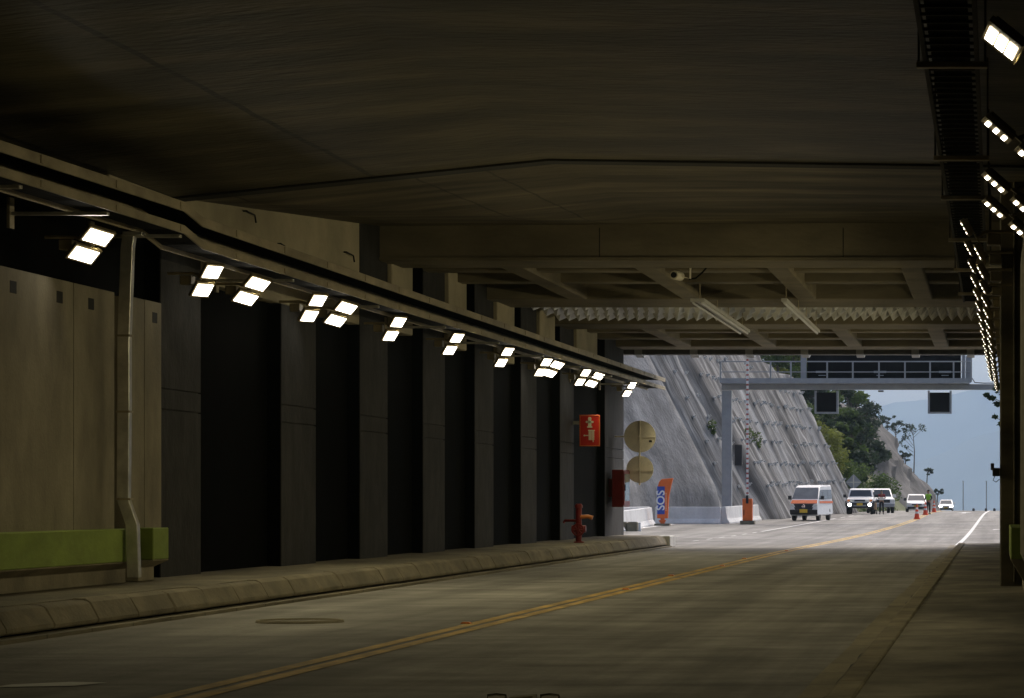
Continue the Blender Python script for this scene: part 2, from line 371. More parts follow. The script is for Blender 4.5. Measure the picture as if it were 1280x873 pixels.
while y < 99: e = min(y + 1.9, 99.9); b.prism([(-1.285, -.05), (-1.05, -.05), (-1.05, .152), (-1.26, .15), (-1.285, .12)], 1, y + .01, e - .01); y = e
struct(b.build('kerb', M['kerb'], bevel=.015, origin=(0, 0, 0)))

# ------------------------------------------------------------------ the tunnel itself, one building with its parts
T = thing('road_tunnel', 'dark concrete road tunnel with pillared side wall, slab ceiling and ribbed portal roof', 'tunnel', (-6, 102, 0))
def part(b, name, m, **k): return b.build(name, m, T, **k)
SEC = [(-14.2, 6.21), (-12.9, 6.34), (-7.0, 6.94), (0, 6.84), (2.2, 6.80)]
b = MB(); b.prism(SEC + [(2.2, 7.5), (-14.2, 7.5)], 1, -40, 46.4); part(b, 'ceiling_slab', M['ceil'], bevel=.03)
b = MB(); r0 = [(x, 46.56, z + .02) for x, z in SEC] + [(2.2, 46.56, 7.9), (-14.2, 46.56, 7.9)]
r1 = [(x, 61.8, z) for x, z in ((-14.2, 7.30), (-12.9, 7.33), (-7, 7.37), (0, 7.41), (2.2, 7.42))] + [(2.2, 61.8, 7.9), (-14.2, 61.8, 7.9)]
b.loft([r0, r1]); part(b, 'ceiling_slab', M['ceil2'], bevel=.03)
b = MB(); b.box(-14.2, 2.2, 46.0, 46.9, 7.52, 7.97); part(b, 'joint_backing', M['hole'])
b = MB(); b.loft([[(x, 46.22, z - .035), (x, 46.72, z - .03), (x, 46.72, z + .1), (x, 46.22, z + .1)] for x, z in SEC]); part(b, 'joint_shadow_strip', M['hole'])  # black strip painted in for the shadow line of the ceiling groove
b = MB(); b.box(-14.4, 2.4, -40, 102.3, 8.0, 8.7); part(b, 'roof_slab', M['ceil2'])  # darker than the ribs, putting the shade of the coffers into the colour
b = MB(); b.box(-14.4, 2.4, -41, -40, 0, 8.7); part(b, 'light_stop_cap', M['black'])  # unseen cap added to keep sky light out; the tunnel itself continues
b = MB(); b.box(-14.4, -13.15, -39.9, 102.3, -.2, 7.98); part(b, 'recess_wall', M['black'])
PY = [(45.6, 47.9), (53.3, 56.0), (59.9, 62.6), (66.5, 69.1), (73.1, 75.8), (80.2, 82.9), (87.4, 90.2), (97.4, 102.3)]
for y0, y1 in PY:
    b = MB(); zt = 5.88 if y1 < 48 else (5.14 if y1 < 57 else 7.45)
    for z0, z1 in ((.38, 2.99), (3.012, 3.31), (3.332, zt)): b.box(-13.16, -12.9, y0, y1, z0, z1)
    b.box(-13.14, -12.93, y0 + .05, y1 - .05, 2.9, 3.4)
    b.box(-13.16, -12.915, y0 - .02, y0 + .03, .39, zt - .02, 1)
    part(b, 'pillar', [M['pillar'], M['black']], bevel=.006)
b = MB(); b.box(-13.14, -12.915, 47.9, 59.9, 5.15, 7.4); b.box(-13.14, -12.915, 43.0, 47.9, 5.9, 6.45); part(b, 'upper_wall', M['upper'], bevel=.01)
for y, z, w in ((50.6, 6.55, .55), (58.4, 6.5, .6), (53.0, 6.2, .3)):
    b = MB(); b.tube([(-12.9, y, z), (-12.84, y, z), (-12.84, y + w, z - .02), (-12.84, y + w * 1.15, z - .14)], .014, 6); part(b, 'hook', M['hole'])
for k in range(2, 7):
    y0, y1 = PY[k][1], PY[k + 1][0]
    b = MB(); b.box(-13.14, -12.80, y0, y1 - (1.7 if k < 6 else 2.6), 5.2, 7.45); part(b, 'infill_block', M['upper'], bevel=.02)
b = MB(); b.box(-14.2, 2.2, 61.8, 63.6, 6.62, 7.52)
for x in (-8.3, -3.2): b.box(x - .012, x + .012, 61.79, 61.83, 6.66, 7.3, 1)
b.box(-12.9, .9, 61.74, 63.7, 6.60, 6.68)
part(b, 'cross_beam', [M['beam'], M['hole']], bevel=.03)
def zs(y): return 6.62 + (y - 61.8) * .0046
for y0, y1, dz in ((66.5, 67.2, .12), (70.2, 70.9, .12), (74.8, 78.0, 0), (86.3, 88.9, 0), (92.4, 93.2, .1), (96.6, 97.4, .1), (100.2, 102.2, 0)):
    b = MB(); b.box(-13.1, 1.2, y0, y1, zs(y0) + dz, 7.99); part(b, 'transverse_rib', M['beam'], bevel=.03)
for x in (-10.6, -7.7, -4.8, -1.85):
    for y0, y1 in ((63.6, 74.8), (88.9, 100.2)):
        b = MB(); b.box(x - .25, x + .25, y0, y1, zs(y0) + .05, 7.99); part(b, 'longitudinal_rib', M['beam'], bevel=.03)
b = MB()
for j in range(3):
    for i in range(43):
        x0, y0 = -12.6 + i * .28, 79.0 + j * 2.35; c = (x0 + .14, y0 + .5, 6.70)
        b.add([(x0, y0, 6.98), (x0 + .28, y0, 6.98), (x0 + .28, y0 + 2.3, 6.98), (x0, y0 + 2.3, 6.98), c], [(0, 1, 4), (1, 2, 4), (2, 3, 4), (3, 0, 4)])
b.box(-12.8, -.4, 78.1, 86.2, 7.0, 7.1)
part(b, 'louvre_ceiling', M['louvre'])
b = MB(); b.box(-13.1, 1.4, 102.35, 103.0, 6.64, 9.2); part(b, 'portal_fascia', M['darkgrey'], bevel=.02)
for k in range(7):
    x = -12.4 + k * 1.92
    b = MB(); b.prism([(102.3, 6.63), (102.3, 6.92), (104.6, 6.92), (104.6, 6.80), (103.1, 6.56)], 0, x - .13, x + .13); part(b, 'bracket_stub', M['grey'])
# left cladding panels, on the wall before the first pillar
def panel(y0, y1, holes, x=-12.75, side=1):
    b = MB(); b.box(min(x, x - .3 * side), max(x, x - .3 * side), y0, y1, 1.0 if side > 0 else .9, 4.6)
    for h in holes:
        b.box(x - .004, x + .004, h - .13, h + .13, 4.28, 4.44, 1)  # flat dark plate stands in for a shaded lifting recess
    return part(b, 'wall_panel', [M['panel'], M['hole']], bevel=.015)
for y0, y1, h in ((28.7, 31.7, (30.5,)), (31.73, 34.8, (33,)), (34.83, 37.75, (36.6,)), (37.78, 40.8, (38.3, 40.2)), (40.83, 42.7, (41.6,)), (43.4, 44.2, ()), (44.22, 45.1, (44.75,))): panel(y0, y1, h)
for k in range(10): panel(-2 + k * 3.05, 1 + k * 3.05, ()) if k < 10 and -2 + k * 3.05 < 27 else None
# right wall
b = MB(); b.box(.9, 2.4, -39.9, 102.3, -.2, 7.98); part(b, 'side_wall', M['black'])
for k in range(12):
    y1 = 37.7 - k * 3.05; panel(y1 - 3.0, y1, (), .31, -1)
for k in range(8):
    y0 = 50 + 6.75 * k; x = .068 + .0055 * (y0 - 50)
    b = MB(); b.box(x, .95, y0, min(y0 + 2.6, 102.2), .1, 7.9); b.box(x + .22, x + .27, y0 - .05, y0 + .01, .2, 7.5)
    part(b, 'pillar', M['ceil2'], bevel=.02)
b = MB(); b.box(.93, .99, 38, 50, .2, 7.0); part(b, 'infill_block', M['panel'])

# concrete barrier with green band at the foot of the panels
def barrier(y0, y1, label, mirror=False):
    t = thing('safety_barrier', label, 'barrier', ((-12.6, .45)[mirror], (y0 + y1) / 2, .4 if not mirror else .14))
    f = (lambda x: x) if not mirror else (lambda x: -12.18 - x)
    bz = .4 if not mirror else .14
    b = MB(); b.prism([(f(-12.95), bz), (f(-12.62), bz), (f(-12.62), bz + .2), (f(-12.4), .7), (f(-12.4), .715), (f(-12.95), .715)], 1, y0, y1); b.build('base', M['panel'], t, bevel=.01)
    b = MB(); b.box(min(f(-12.95), f(-12.4)), max(f(-12.95), f(-12.4)), y0, y1, .718, 1.185); b.build('green_band', M['green'], t, bevel=.012)
    return t
barrier(-10, 42.8, 'long concrete wall-foot barrier with green painted band below the tall beige panels')
barrier(43.45, 44.25, 'short end piece of green banded barrier just past the steel cable trunking')
barrier(43.9, 49.9, 'green banded barrier stub in front of the bare pillar beside the slab pavement', True)

# steel trunking coming down the panels
t = thing('cable_trunking', 'shiny galvanised cable trunking running down between beige panels and over the green band', 'trunking', (-12.5, 42.9, .4))
b = MB(); yb = 42.0
def tr(p): return [(p[0] - .085, yb - .07, p[1]), (p[0] + .085, yb - .07, p[1]), (p[0] + .085, yb + .07, p[1]), (p[0] - .085, yb + .07, p[1])]
tx = lambda px: (px - 1245) / 3690 * yb
tz = lambda py: 1.6 + (625 - py) / 3690 * yb
b.loft([tr((tx(162), tz(296))), tr((tx(160), tz(310))), tr((tx(156), tz(420)))]); b.build('upper_duct', M['galv'], t, bevel=.008)
b = MB(); b.loft([tr((tx(156), tz(420))), tr((tx(156), tz(500))), tr((tx(155), tz(624)))]); b.build('middle_duct', M['galv'], t, bevel=.008)
b = MB(); b.loft([tr((tx(155), tz(624.5))), tr((tx(166), tz(656))), tr((tx(168), tz(722)))]); b.build('lower_duct', M['galv'], t, bevel=.008)
b = MB(); b.obox((tx(168), yb, tz(293)), (1, 0, 0), (0, 1, 0), (0, 0, 1), .14, .1, .03); b.build('elbow', M['galv'], t, bevel=.008)
for z in (tz(420), tz(515), tz(624)):
    b = MB(); b.box(tx(156) - .1, tx(156) + .1, yb - .085, yb + .085, z - .015, z + .015); b.build('strap', M['tray'], t)

# cable trays on the pillared side: (y, z of top) points, the drop at the ceiling joint
TOP = [(-10, 5.62), (34.7, 5.83), (42.1, 5.80), (43.6, 5.80 - .0), (46.2, 5.78), (97, 6.9), (103, 7.0)]
def utop(y): return interp([(-10, 5.75), (34.7, 5.835), (41.8, 5.80), (43.3, 5.79), (61, 6.17), (97, 6.42), (104.5, 6.46)], y)
def ray_z(ratio, X): return 1.6 + ratio * abs(X)
UP = [(-10, 5.80), (34.7, 5.83), (42.6, 5.90), (43.6, 5.77), (61, 5.79), (97, 5.88), (104.5, 5.90)]
LO = [(-10, 5.50), (34.7, 5.525), (42.6, 5.56), (43.6, 5.42), (61, 5.44), (97, 5.57), (104.5, 5.60)]
def tray(name, label, tab, x0, x1, h, cab):
    t = thing(name, label, 'cable tray', ((x0 + x1) / 2, 50, tab[0][1]))
    ys = [p[0] for p in tab]; z = [p[1] for p in tab]
    def strip(nm, xa, xb, zo0, zo1, m):
        b = MB(); b.loft([[(xa, y, q + zo0), (xb, y, q + zo0), (xb, y, q + zo1), (xa, y, q + zo1)] for y, q in zip(ys, z)]); b.build(nm, m, t, bevel=.006)
    strip('front_rail', x1 - .03, x1, -h, 0, M['tray']); strip('rear_rail', x0, x0 + .03, -h, 0, M['tray']); strip('bottom_plate', x0 + .03, x1 - .03, -h * .45, -h * .45 + .02, M['trayD'])  # bottom plate coloured black in place of underside shade
    strip('cable_bundle', x0 + .08, x1 - .1, -h * .45 + .022, -h * .45 + .022 + cab, M['trayD'])
    y = 30.
    while y < 103:
        q = interp(tab, y); b = MB(); b.box(x1 - .002, x1 + .012, y - .05, y + .05, q - h + .02, q - .02); y += 3.1
        b.build('joint_plate', M['tray'], t)
    return t
tray('cable_tray', 'upper dusty steel cable tray running along the pillars up to the portal', UP, -12.4, -11.7, .14, .07)
tray('cable_tray', 'lower dusty steel cable tray just above the floodlights on the pillars', LO, -12.35, -11.7, .12, .06)
first = None; k = 0; y = 28.3
while y < 100:
    z = interp(LO, y) - .19
    lab = f'{ORD[k]} steel bracket arm, counted from the tunnel inside, under the lower pillar-side cable tray'
    if first is None:
        first = thing('tray_bracket', lab, 'bracket', (-12.3, y, z), 0, 'bracket arms under the pillar-side cable tray')
        b = MB(); b.box(-12.9, -11.62, y - .05, y + .05, z - .03, z + .015); b.build('arm', M['galv'], first, bevel=.005)
        b = MB(); b.box(-12.92, -12.88, y - .09, y + .09, z - .2, z + .2); b.build('wall_plate', M['tray'], first)
    else: dup(first, (-12.3, y, z), 0, lab)
    y += (3.45 if k < 4 else 6.75); k += 1

# ladder tray over the opposite pavement
t = thing('ladder_tray', 'black ladder cable tray hung under the ceiling over the slab pavement', 'cable tray', (-.4, 40, 5.6))
for x in (-.66, -.18):
    b = MB(); b.box(x - .02, x + .02, 10, 61, 5.68, 5.80); b.build('side_rail', M['trayR'], t)
y = 22.2
while y < 61:
    b = MB(); b.box(-.64, -.2, y - .02, y + .02, 5.70, 5.725); b.build('rung', M['trayR'], t); y += .40
b = MB(); b.box(-.6, -.24, 10, 61, 5.73, 5.79); b.build('cable_bundle', M['trayD'], t)
for k, y in enumerate((19, 27.5, 35, 39.6, 46, 52, 58)):
    b = MB(); b.box(-.74, -.08, y - .06, y + .06, 5.62, 5.675); b.build('cross_arm', M['tray'], t, bevel=.005)
    b = MB(); b.tube([(-.1, y, 5.64), (-.1, y, 6.95 if y < 46 else 7.4)], .012, 6); b.tube([(-.72, y, 5.64), (-.72, y, 6.95 if y < 46 else 7.4)], .012, 6); b.build('hanger_rods', M['trayR'], t)

# ------------------------------------------------------------------ floodlights
def quad(b, c, a, d): b.add([c - a - d, c + a - d, c + a + d, c - a + d], [(0, 1, 2, 3)])
def flood(name, label, group, u, v, size, gap, led, bars, wall_x):
    """twin LED floodlight; local origin at the fixture's centre"""
    u, v = Vector(u).normalized(), Vector(v); v = (v - u * v.dot(u)).normalized(); n = u.cross(v)
    if n.z > 0: n = -n
    t = thing(name, label, 'floodlight', (0, 0, 0), 0, group)
    for sgn in (-1, 1):
        c = u * sgn * gap / 2
        b = MB(); b.obox(c - n * .03, u, v, n, size[0] / 2 + .02, size[1] / 2 + .02, .028)
        for q in range(5): b.obox(c - n * .075 + v * (q - 2) * size[1] / 5, u, v, n, size[0] / 2, .006, .02)
        h = b.build('housing', M['housing'], t, local=True, bevel=.004)
        b = MB()
        if bars:
            for q in range(3): quad(b, c + n * .004 + u * (q - 1) * size[0] / 3, u * (size[0] / (7.2 if led is M['led'] or size[1] > .3 else 13)), v * (size[1] / 2 - .045))
        else: quad(b, c + n * .004, u * (size[0] / 2 - .012), v * (size[1] / 2 - .012))
        b.build('led_panel', led, h, local=True)
    sp = bpy.data.lights.new('flood_beam', 'SPOT'); so_ = bpy.data.objects.new('flood_beam', sp); COL.objects.link(so_); so_.parent = t
    sp.energy = 120 if bars else 232; sp.spot_size = R(150); sp.spot_blend = 1.0; sp.shadow_soft_size = .12; sp.color = WARM
    so_.location = n * .03; so_.rotation_euler = (n + Vector((.9 if wall_x < 0 else -.6, .3, -.25))).to_track_quat('-Z', 'Y').to_euler()
    b = MB(); w = Vector((wall_x, .0, .12))
    b.tube([w, Vector((wall_x * .35, 0, .12)), -n * .09], .025, 6); b.obox(-n * .085, u, v, n, gap / 2 + .05, .03, .01)
    b.build('bracket', M['housing'], t, local=True)
    b = MB(); b.obox(Vector((wall_x * .55, .1, .02)), (1, 0, 0), (0, 1, 0), (0, 0, 1), .09, .12, .07); b.build('driver_box', M['housing'], t, local=True, bevel=.01)
    return t
gA = flood('floodlight', 'lit twin floodlight above the beige panels, beside the top of the steel trunking', 'twin floodlights along the pillars', (.9, -.5, .9), (.6, .75, -.18), (.24, .38), .345, M['led'], False, -.62)
gB = flood('floodlight', 'lit twin floodlight at the top of the first pillar past the beige panels', 'twin floodlights along the pillars', (.68, -.49, 1.0), (.58, .81, 0), (.245, .32), .35, M['led'], False, -.62)
names = 'first second third fourth fifth sixth seventh eighth'.split()
def lz(y): return 4.98 + .0055 * (y - 45)
ax, az = -12.2, 0
gA.location = (ax, 39.8, 5.02)
for i, y in enumerate((45.7, 52.8, 59.9, 66.4, 73.3, 79.6, 87.2, 98.3)):
    loc = (ax, y, lz(y))
    if i == 0: gB.location = loc
    else: dup(gB, loc, 0, f'lit twin floodlight at the top of the {names[i]} pillar from the beige panels' if i < 7 else 'lit twin floodlight on the last pillar, at the tunnel mouth')
for i, (y, w) in enumerate(((48.4, 'first and second'), (55.0, 'second and third'), (81.4, 'sixth and seventh'), (89.8, 'seventh and last'))):
    dup(gA, (ax, y, lz(y) + .02), 0, f'lit twin floodlight over the black recess between the {w} pillars')
gR = flood('floodlight', 'x', 'floodlights over the slab pavement', (-.72, -.1, .62), (-.10, .98, -.05), (.30, .29), .42, M['ledr'], True, .55)
gQ = flood('floodlight', 'x', 'floodlights over the slab pavement', (-.47, -.1, .86), (-.04, 1.0, .06), (.20, .20), .37, M['ledr'], True, .55)
gN = flood('floodlight', 'x', 'floodlights over the slab pavement', (-.78, 0, .62), (0, .95, -.33), (.28, .34), .46, M['ledn'], True, .55)
near = [(.22, 22.0, 4.86), (.16, 28.0, 4.96), (.14, 32.5, 4.94), (.13, 35.6, 4.96)]
for i, p in enumerate(near):
    lab = f'{ORD[i]} of four spaced twin floodlights under the ladder tray, counted from the tunnel inside'
    if i == 0: gN.location = p; gN['label'] = lab
    elif i == 1: gR.location = p; gR['label'] = lab
    else: dup(gR, p, 0, lab)
for i in range(17):
    y = 38.6 + 3.42 * i
    p = (-.33 + .0042 * (y - 38), y, 4.98 + .0055 * (y - 38)); lab = f'{ORD[i]} twin floodlight of the dense slanting row beside the bare pillars, counted from inside'
    if i == 0: gQ.location = p; gQ['label'] = lab
    else: dup(gQ, p, 0, lab)
t = thing('lamp_bracket', 'pale steel bracket arm on the bare pillar beside the dense floodlight row', 'bracket', (0, 49.8, 5.6))
b = MB(); b.box(-.23, .1, 49.85, 49.97, 5.52, 5.7); b.build('arm', M['beige'], t, bevel=.01)
b = MB(); b.lathe((-.25, 49.8, 5.62), [(.09, 0), (.09, .12)], 12, (0, 1, 0)); b.build('clamp', M['housing'], t)

# ------------------------------------------------------------------ things hung in the portal roof
for (x, w, lab) in ((-7.08, .34, 'wide double light trough hung under the ribbed portal roof'), (-5.02, .15, 'slim single light trough hung under the ribbed portal roof')):
    t = thing('light_trough', lab, 'light trough', (x, 77, 6.3), 0, 'light troughs under the portal roof')
    b = MB(); b.prism([(x - w / 2, 6.38), (x - w / 2, 6.30), (x + w / 2, 6.30), (x + w / 2, 6.38)], 1, 70, 83); b.build('trough', M['louvre'], t, bevel=.01)
    b = MB()
    for k in range(2 if w > .2 else 1):
        xx = x + ((k - .5) * .2 if w > .2 else 0); b.tube([(xx, 70.1, 6.27), (xx, 82.9, 6.27)], .03, 8)
    b.build('tubes', M['whitep'], t, smooth=True)
    for y in (70.6, 75, 78.1, 82.4):
        b = MB(); b.tube([(x, y, 6.38), (x, y, 7.0)], .012, 6); b.build('hanger', M['tray'], t)
t = thing('security_camera', 'small round-nosed security camera hung from the ribbed portal roof by a cable', 'camera', (-7.0, 65, 6.4))
b = MB(); b.lathe((-7.05, 64.6, 6.52), [(.09, 0), (.1, .04), (.1, .42), (.06, .46)], 14, (.25, 1, 0)); b.build('body', M['beige'], t, smooth=True)
b = MB(); b.lathe((-7.055, 64.58, 6.52), [(.065, 0), (.065, .03)], 14, (.25, 1, 0)); b.build('lens', M['glass'], t)
b = MB(); b.tube([(-6.9, 64.85, 6.5), (-6.72, 64.85, 6.46), (-6.7, 64.85, 6.95)], .025, 6); b.build('bracket', M['beige'], t)
b = MB(); b.tube([(-6.75, 64.9, 6.45), (-6.6, 64.9, 6.47), (-6.45, 64.9, 6.6), (-6.3, 64.9, 6.78), (-6.1, 64.9, 6.8)], .02, 6); b.build('cable', M['trayD'], t)
t = thing('wall_sensor', 'small black sensor box on the edge of the bare pillar', 'sensor', (.02, 50, 2.0))
b = MB(); b.box(-.06, .066, 49.9, 50.3, 2.0, 2.14); b.box(-.09, -.03, 49.95, 50.1, 2.1, 2.22); b.build('casing', M['black_pl'], t, bevel=.01)
b = MB(); b.tube([(-.02, 50, 2.0), (-.05, 50, 1.93), (.0, 50, 1.9), (.06, 50, 1.95)], .008, 6); b.build('cable', M['black_pl'], t)

# ------------------------------------------------------------------ signs and fire equipment near the last pillars
t = thing('fire_sign', 'square red fire point sign with cream hydrant and hose symbols by the seventh pillar', 'sign', (-12.4, 90, 3.2))
b = MB(); b.box(-12.70, -12.07, 90, 90.03, 3.23, 4.19); b.build('panel', M['redsign'], t, bevel=.008)
b = MB()
for x0, x1, z0, z1 in ((-12.69, -12.08, 3.24, 3.262), (-12.69, -12.08, 4.158, 4.18), (-12.69, -12.67, 3.26, 4.16), (-12.10, -12.08, 3.26, 4.16)): b.box(x0, x1, 89.994, 90, z0, z1)
b.build('border', M['amber'], t)
b = MB(); cx = -12.385
def dsc(x, z, r): b.lathe((x, 89.995, z), [(r, 0), (r, .006)], 14, (0, 1, 0))
for x0, x1, z0, z1 in ((cx - .05, cx + .05, 3.84, 4.06), (cx - .08, cx + .08, 3.80, 3.84), (cx - .10, cx + .10, 3.95, 4.0)): b.box(x0, x1, 89.993, 89.999, z0, z1)
dsc(cx, 4.07, .055); dsc(cx - .09, 3.975, .035); dsc(cx + .09, 3.975, .035); b.build('hydrant_symbol', M['symbol'], t)
b = MB()
for k in range(4): b.box(cx - .03 + k * .045, cx + .003 + k * .045, 89.993, 89.999, 3.42, 3.70)
b.box(cx - .16, cx - .04, 89.993, 89.999, 3.545, 3.575); b.box(cx - .05, cx + .16, 89.9935, 89.9985, 3.70, 3.73); b.box(cx + .09, cx + .12, 89.993, 89.999, 3.36, 3.42); dsc(cx - .16, 3.56, .03)
b.build('hose_symbol', M['symbol'], t)
b = MB(); b.box(-12.93, -12.70, 90.03, 90.06, 3.9, 4.0); b.build('bracket', M['galv'], t)
t = thing('fire_cabinet', 'dark red fire hose cabinet with glass door on the last pillar', 'cabinet', (-12.55, 98.8, 1.36))
b = MB(); b.box(-12.75, -12.37, 98, 99.6, 1.36, 2.6); b.box(-12.9, -12.75, 98.3, 99.2, 1.7, 2.3); b.build('case', M['red'], t, bevel=.015)
b = MB(); b.box(-12.37, -12.345, 98.05, 99.55, 1.42, 2.56); d = b.build('door', M['red'], t, bevel=.006)
b = MB(); b.box(-12.345, -12.335, 98.18, 99.42, 1.56, 2.46); b.build('pane', M['glassp'], d)
b = MB(); b.box(-12.336, -12.30, 98.1, 98.16, 1.9, 2.1); b.build('handle', M['chrome'], d)
t = thing('hydrant', 'red standpipe fire hydrant with valve wheel on the pavement before the seventh pillar', 'hydrant', (-11.8, 83.5, .39))
hx, hy = -11.8, 83.5
b = MB(); b.lathe((hx, hy, .39), [(.15, 0), (.15, .03), (.085, .04), (.085, .98), (.11, .985), (.11, 1.05), (.07, 1.10)], 14); b.build('standpipe', M['red'], t, smooth=True)
b = MB(); b.tube([(hx, hy, .39 + .72), (hx + .28, hy - .05, .39 + .74), (hx + .40, hy - .05, .39 + .70)], [.06, .055, .065], 10); b.build('outlet', M['amber'], t, smooth=True)
b = MB(); b.tube([(hx, hy, .39 + .62), (hx - .42, hy + .2, .39 + .62), (hx - .46, hy + .2, .39 + .55)], .04, 8); b.build('side_pipe', M['red'], t, smooth=True)
b = MB(); b.torus((hx, hy - .16, .39 + .36), (0, 1, 0), .16, .022, 18)
for k in range(4): a = k * math.pi / 4; b.tube([(hx - .15 * math.cos(a), hy - .16, .75 - .15 * math.sin(a)), (hx + .15 * math.cos(a), hy - .16, .75 + .15 * math.sin(a))], .014, 6)
b.tube([(hx, hy, .75), (hx, hy - .18, .75)], .035, 8); b.build('valve_wheel', M['red'], t, smooth=True)
b = MB(); b.lathe((hx - .2, hy + .02, .78), [(.1, 0), (.1, .4)], 10, (1, 0, 0)); b.build('flange', M['red'], t, smooth=True)
t = thing('round_signs', 'pair of round road signs seen from behind on a pole fixed to the last pillar', 'road sign', (-12.06, 100, 2.0))
for z, r in ((3.74, .54), (2.63, .46)):
    b = MB(); b.lathe((-12.06, 100, z), [(r, 0), (r, .02)], 40, (0, -1, 0)); b.build('disc', M['beige'], t, smooth=True)
b = MB(); b.tube([(-12.06, 99.94, 2.1), (-12.06, 99.94, 4.28)], .03, 8); b.build('pole', M['beige'], t)
for z, w in ((3.74, .5), (2.63, .4)):
    b = MB(); b.box(-12.95 if w > .45 else -12.5, -12.06 + w, 99.90, 99.93, z - .02, z + .02); b.build('cross_bar', M['beige'], t)
b = MB(); b.box(-11.75, -11.65, 99.955, 99.975, 3.55, 3.62); b.build('tag_plate', M['black_pl'], t)

# ------------------------------------------------------------------ outside: gantry, SOS post, boom gate, jersey barriers
GY = 168.
t = thing('sign_gantry', 'grey steel sign gantry with railed walkway spanning the road outside the portal', 'gantry', (-15.3, GY, gz(GY)))
zb = 7.82
b = MB(); b.box(-15.58, -15.03, GY - .25, GY + .3, gz(GY) - .1, zb); b.build('column', M['grey'], t, bevel=.02)
b = MB(); b.box(-15.75, -14.86, GY - .4, GY + .45, gz(GY) - .1, gz(GY) + .12); b.build('base_plate', M['grey'], t)
b = MB(); b.box(2.6, 3.1, GY - .25, GY + .3, gz(GY) - 1.1, zb); b.build('column', M['grey'], t, bevel=.02)
b = MB(); b.box(-15.6, 3.1, GY - .25, GY + .3, zb + .04, zb + .36); b.build('beam', M['grey'], t, bevel=.02)
b = MB(); b.box(-15.6, -1.5, GY - 1.0, GY - .05, zb + .363, zb + .47); b.build('walkway_deck', M['grey'], t)
b = MB(); b.box(-15.6, -1.5, GY - 1.03, GY - 1.0, zb + .363, zb + .66); b.build('toe_board', M['grey'], t)
for z, r in ((9.42, .04), (8.83, .03)):
    b = MB(); b.tube([(-15.6, GY - 1.0, z), (-1.4, GY - 1.0, z)], r, 6); b.build('rail', M['grey'], t)
for x in (-15.58, -12.75, -11.6, -9.55, -8.1, -6.62, -5.15, -3.73, -2.4, -1.45):
    b = MB(); b.box(x - .045, x + .045, GY - 1.05, GY - .96, zb + .4, 9.42); b.build('rail_post', M['grey'], t)
b = MB(); b.box(-11.1, -10.78, GY - .2, GY + .1, zb + .36, 10.4); b.build('sign_mast', M['grey'], t)
b = MB(); b.box(-1.95, -1.75, GY - .2, GY + .1, zb + .36, 10.4); b.build('sign_mast', M['grey'], t)
b = MB(); b.box(-6.7, -6.4, GY - .2, GY + .2, zb - .08, zb); b.build('underside_sensor', M['darkgrey'], t)
t = thing('message_board', 'big black variable message board seen from behind on the gantry walkway', 'message board', (-6.4, GY + .5, zb + .5))
b = MB(); b.box(-10.75, -2.0, GY + .12, GY + .8, zb + .5, 11.2)
for x in (-9.3, -7.8, -6.3, -4.8, -3.3): b.box(x - .01, x + .01, GY + .10, GY + .12, zb + .55, 11.1)
b.build('casing', M['vms'], t, bevel=.02)
for x in (-9.9, -6.6, -2.9):
    b = MB(); b.box(x - .35, x + .35, GY - .1, GY + .12, 8.82, 8.93); b.box(x - .2, x + .2, GY - .05, GY + .12, 8.66, 8.70); b.build('vent_hood', M['grey'], t)
t = thing('equipment_cabinet', 'pale grey equipment cabinet standing at the end of the gantry walkway', 'cabinet', (-1.6, GY - .6, zb + .47))
b = MB(); b.box(-1.72, -1.36, GY - .9, GY - .4, zb + .47, 9.75); b.build('case', M['grey'], t, bevel=.02)
b = MB(); b.tube([(-1.36, GY - .6, 8.5), (-1.2, GY - .6, 8.25), (-.7, GY - .5, 8.22), (2.6, GY - .5, 8.22)], .03, 6); b.build('cable', M['darkgrey'], t)
for x0, lab in ((-10.32, 'black lane signal box hung under the gantry, before the dark trees'), (-3.88, 'black lane signal box hung under the gantry, before the far mountain')):
    t = thing('lane_signal', lab, 'lane signal', (x0 + .68, GY, 6.5), 0, 'lane signal boxes under the gantry')
    b = MB(); b.box(x0 + .12, x0 + 1.24, GY - .2, GY + .3, 6.6, 7.7); b.build('casing', M['vms'], t, bevel=.02)
    b = MB()
    for a, c, z0, z1 in ((0, .12, 6.5, 7.8), (1.24, 1.36, 6.5, 7.8), (.12, 1.24, 6.5, 6.6)): b.box(x0 + a, x0 + c, GY - .16, GY + .2, z0, z1)
    b.build('frame', M['grey'], t)
t = thing('traffic_light', 'black traffic light seen from behind beside the gantry column', 'traffic light', (-14.7, GY, 3.5))
b = MB(); b.box(-14.87, -14.45, GY + .0, GY + .3, 3.55, 4.75); b.build('casing', M['black_pl'], t, bevel=.03)
for z in (3.8, 4.15, 4.5):
    b = MB(); b.lathe((-14.66, GY + .3, z), [(.13, 0), (.15, .2)], 12, (0, 1, 0)); b.build('visor', M['black_pl'], t)
b = MB(); b.box(-15.03, -14.86, GY + .05, GY + .1, 4.1, 4.16); b.build('arm', M['grey'], t)

